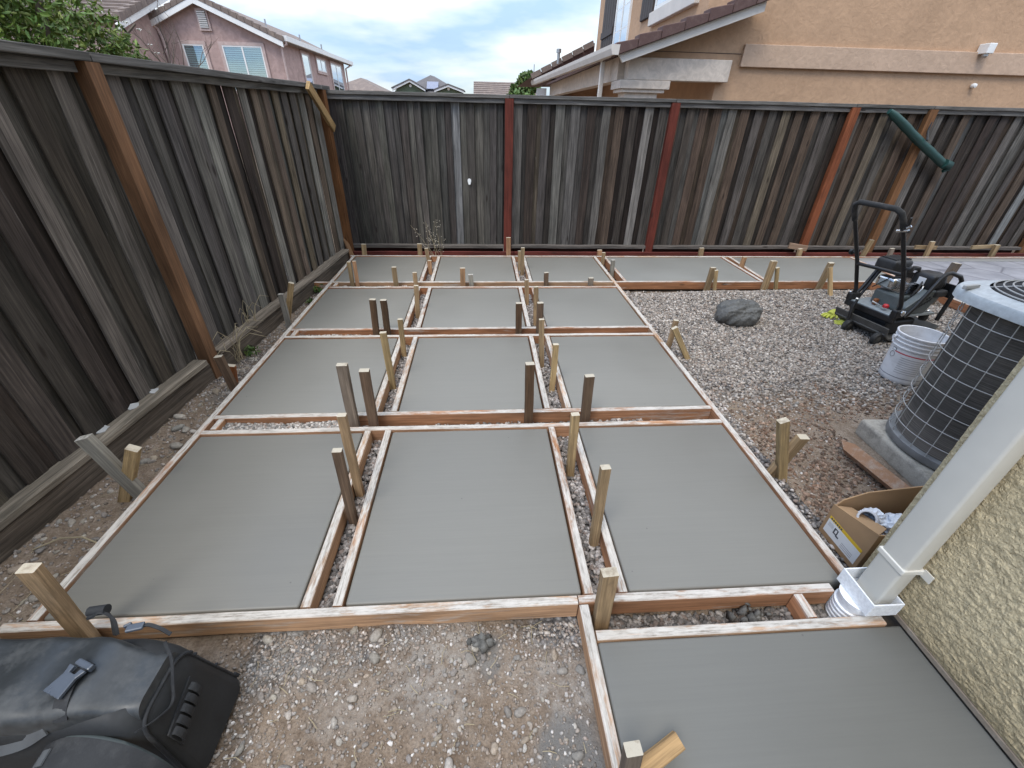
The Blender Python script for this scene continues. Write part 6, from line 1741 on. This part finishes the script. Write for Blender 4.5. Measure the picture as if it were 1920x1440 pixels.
for k in range(34):
    c = cs[rng.integers(0, 10)]; d = rng.normal(size=3); d /= np.linalg.norm(d); d[2] = abs(d[2]); d[0] = abs(d[0])
    p = np.array(c) + d * rs[0] * rng.uniform(0.8, 1.05)
    for q in range(5):
        a = q * 1.257 + rng.uniform(0, 1)
        e = Vector(p) + Vector((0.028 * math.cos(a), 0.028 * math.sin(a), 0.012)); f1 = Vector(p) + Vector((0.02 * math.cos(a - .5), 0.02 * math.sin(a - .5), 0.018)); f2 = Vector(p) + Vector((0.02 * math.cos(a + .5), 0.02 * math.sin(a + .5), 0.018))
        mb.add([p, f1, e, f2], [(0, 1, 2, 3)])
mb.build('blossoms', M_PETAL, T1, kind='stuff')
# bare climbing twigs in front of the pink wall
TW = thing('bare_shrub', 'leafless branching twigs in front of the pink house wall', 'shrub', (-3.15, 5.6, -0.12))
rr3 = random.Random(12); mb = MB()
def twig(p, d, l, r_, depth):
    pts = [p]; q = Vector(p); dd = Vector(d)
    for k in range(4):
        dd = (dd + Vector((rr3.uniform(-.25, .25), rr3.uniform(-.25, .25), rr3.uniform(-.1, .2)))).normalized()
        q = q + dd * l / 4; pts.append(tuple(q))
    mb.tube(pts, [r_, r_ * .85, r_ * .7, r_ * .6, r_ * .45], 5)
    if depth:
        for k in range(3):
            i = rr3.randint(1, 4)
            twig(pts[i], (dd + Vector((rr3.uniform(-.8, .8), rr3.uniform(-.8, .8), rr3.uniform(-.1, .5)))).normalized(), l * 0.6, r_ * 0.55, depth - 1)
twig((-3.2, 5.5, -0.12), (0.0, 0, 1), 2.0, 0.022, 0)
for k in range(6): twig((-3.22 + 0.02 * k, 5.55, 1.65), (rr3.uniform(-.1, .25), rr3.uniform(-.2, .8), 1), 0.45, 0.007, 2)
mb.build('branches', M_BARK, TW, smooth=60)
leaves('foliage', [(-3.3, 5.35, 1.9), (-3.1, 5.9, 1.72)], [0.13, 0.12], 130, 0.035, M_LEAF2, TW, 5, aspect=0.35)
T2 = thing('small_tree', 'small green tree standing beyond the fence left of the tan house', 'tree', (2.3, 26, -0.12))
mb = MB(); mb.tube([(2.3, 26, -0.12), (2.3, 26, 1.5), (2.25, 26, 2.9)], [0.12, 0.09, 0.03], 8); mb.build('trunk', M_BARK, T2)
leaves('crown', [(2.25, 26, 2.95), (1.85, 26.1, 2.55), (2.6, 26.1, 2.8), (2.2, 25.8, 2.2), (1.6, 26, 2.0), (2.5, 26.4, 3.2)], [0.42, 0.4, 0.42, 0.6, 0.5, 0.25], 3600, 0.10, M_LEAF2, T2, 72, aspect=0.5)
BH = thing('garden_shrub', 'green shrub seen through the gaps of the left fence', 'shrub', (-3.0, 3.3, -0.12))
mb = MB(); mb.tube([(-3.0, 3.3, -0.12), (-3.0, 3.3, 0.9)], [0.03, 0.012], 6); mb.build('trunk', M_BARK, BH)
leaves('crown', [(-2.95, 3.2, 0.9), (-2.9, 3.6, 1.1), (-3.0, 3.0, 0.6)], [0.35, 0.35, 0.35], 1500, 0.05, M_LEAF, BH, 74)

# dry and green weeds
def grass_tuft(name, loc, n, h, mat, label, seed, spread=0.5, w_=0.004):
    rng = random.Random(seed); mb = MB()
    x, y, z = loc
    for k in range(n):
        a = rng.uniform(0, 6.28); l = h * rng.uniform(0.5, 1.1); s_ = spread * rng.uniform(0.3, 1.2)
        p0 = Vector((x + rng.uniform(-.05, .05), y + rng.uniform(-.05, .05), z))
        p1 = p0 + Vector((math.cos(a) * l * s_ * 0.35, math.sin(a) * l * s_ * 0.35, l * 0.6))
        p2 = p0 + Vector((math.cos(a) * l * s_ * 0.8, math.sin(a) * l * s_ * 0.8, l * 0.85))
        p3 = p0 + Vector((math.cos(a) * l * s_ * 1.3, math.sin(a) * l * s_ * 1.3, l * 0.70))
        mb.tube([p0, p1, p2, p3], [w_, w_ * .9, w_ * .7, w_ * .3], 4)
    o = mb.build(name, mat, None, smooth=60, origin=loc)
    return tag(o, label, 'weed')
grass_tuft('dry_grass', (-1.97, 3.08, -0.10), 16, 0.33, M_STRAW, 'tuft of dry straw coloured grass right of the left fence post', 1, 0.7, 0.0035)
grass_tuft('dry_grass', (-1.99, 3.42, 0.02), 9, 0.26, M_STRAW, 'smaller dry grass tuft growing over the left kickboard', 2, 0.6, 0.003)
M_WEEDG = plain('weed_green', (0.075, 0.11, 0.045), 0.7, var=0.3)
def leafy(name, loc, n, rad, label, seed):
    t = thing(name, label, 'weed', loc)
    leaves('foliage', [(loc[0], loc[1], loc[2] + rad * 0.5)], [rad], n, 0.022, M_LEAF2, t, seed, (1, 1, 0.7), 0.3)
    return t
leafy('green_weed', (-1.80, 4.60, -0.10), 90, 0.075, 'low green weed beside the left form below the farthest row', 81)
leafy('green_weed', (-1.90, 3.18, -0.10), 60, 0.06, 'low green weed by the dry grass at the left kickboard', 82)
leafy('green_weed', (-1.78, 4.25, -0.10), 50, 0.05, 'small green weed beside the third left slab at the fence', 83)
WD = thing('dry_weed', 'tall dead seed stalks of a dry weed in front of the back fence', 'weed', (-0.60, 5.76, -0.1))
rng = random.Random(31); mb = MB(); sd_ = MB()
for k in range(9):
    a = rng.uniform(-0.9, 0.9); l = rng.uniform(0.25, 0.62)
    p0 = Vector((-0.62 + rng.uniform(-.04, .04), 5.755, -0.1)); d = Vector((math.sin(a) * 0.7, rng.uniform(-.12, .05), math.cos(a))).normalized()
    pts = [p0 + d * l * t + Vector((0.03 * math.sin(t * 3 + k), 0, 0)) for t in (0, .35, .7, 1.0)]
    mb.tube(pts, [0.0028, 0.0022, 0.0018, 0.001], 4)
    for q in range(9):
        t = rng.uniform(0.4, 1.0); c = p0 + d * l * t + Vector((rng.uniform(-.04, .04), rng.uniform(-.02, .02), rng.uniform(-.02, .03)))
        sd_.add([c + Vector(v) * 0.008 for v in ((1, 0, 0), (0, 1, 0), (-1, 0, 0), (0, 0, 1.4))], [(0, 1, 2), (0, 1, 3), (1, 2, 3), (2, 0, 3)])
mb.build('stems', M_STRAW, WD); sd_.build('seed_heads', plain('pale_seed', (0.45, 0.40, 0.32), 0.8, var=0.3), WD, kind='stuff')
# torn paper scraps at the kickboard
M_SCRAP = plain('pale_scrap', (0.40, 0.40, 0.39), 0.8, var=0.15)
for (y, s_, lab_) in ((1.98, 0.03, 'pale torn scrap on the left bottom rail, closest to the camera'), (2.20, 0.028, 'pale torn scrap on the left bottom rail, middle one'), (2.36, 0.026, 'pale torn scrap on the left bottom rail, closest to the orange post')):
    p = LP(y, 0.074, 0.02); mb = MB(); n = 9; rng = random.Random(int(y * 100))
    poly = [(s_ * rng.uniform(0.5, 1.1) * math.cos(2 * math.pi * k / n), 1.6 * s_ * rng.uniform(0.5, 1.1) * math.sin(2 * math.pi * k / n)) for k in range(n)]
    mb.prism(poly, 2, 0, 0.006); o = mb.build('paper_scrap', M_SCRAP, None); place(o, Matrix.Translation(p) @ Matrix.Rotation(0.2, 4, 'Y')); tag(o, lab_, 'scrap')
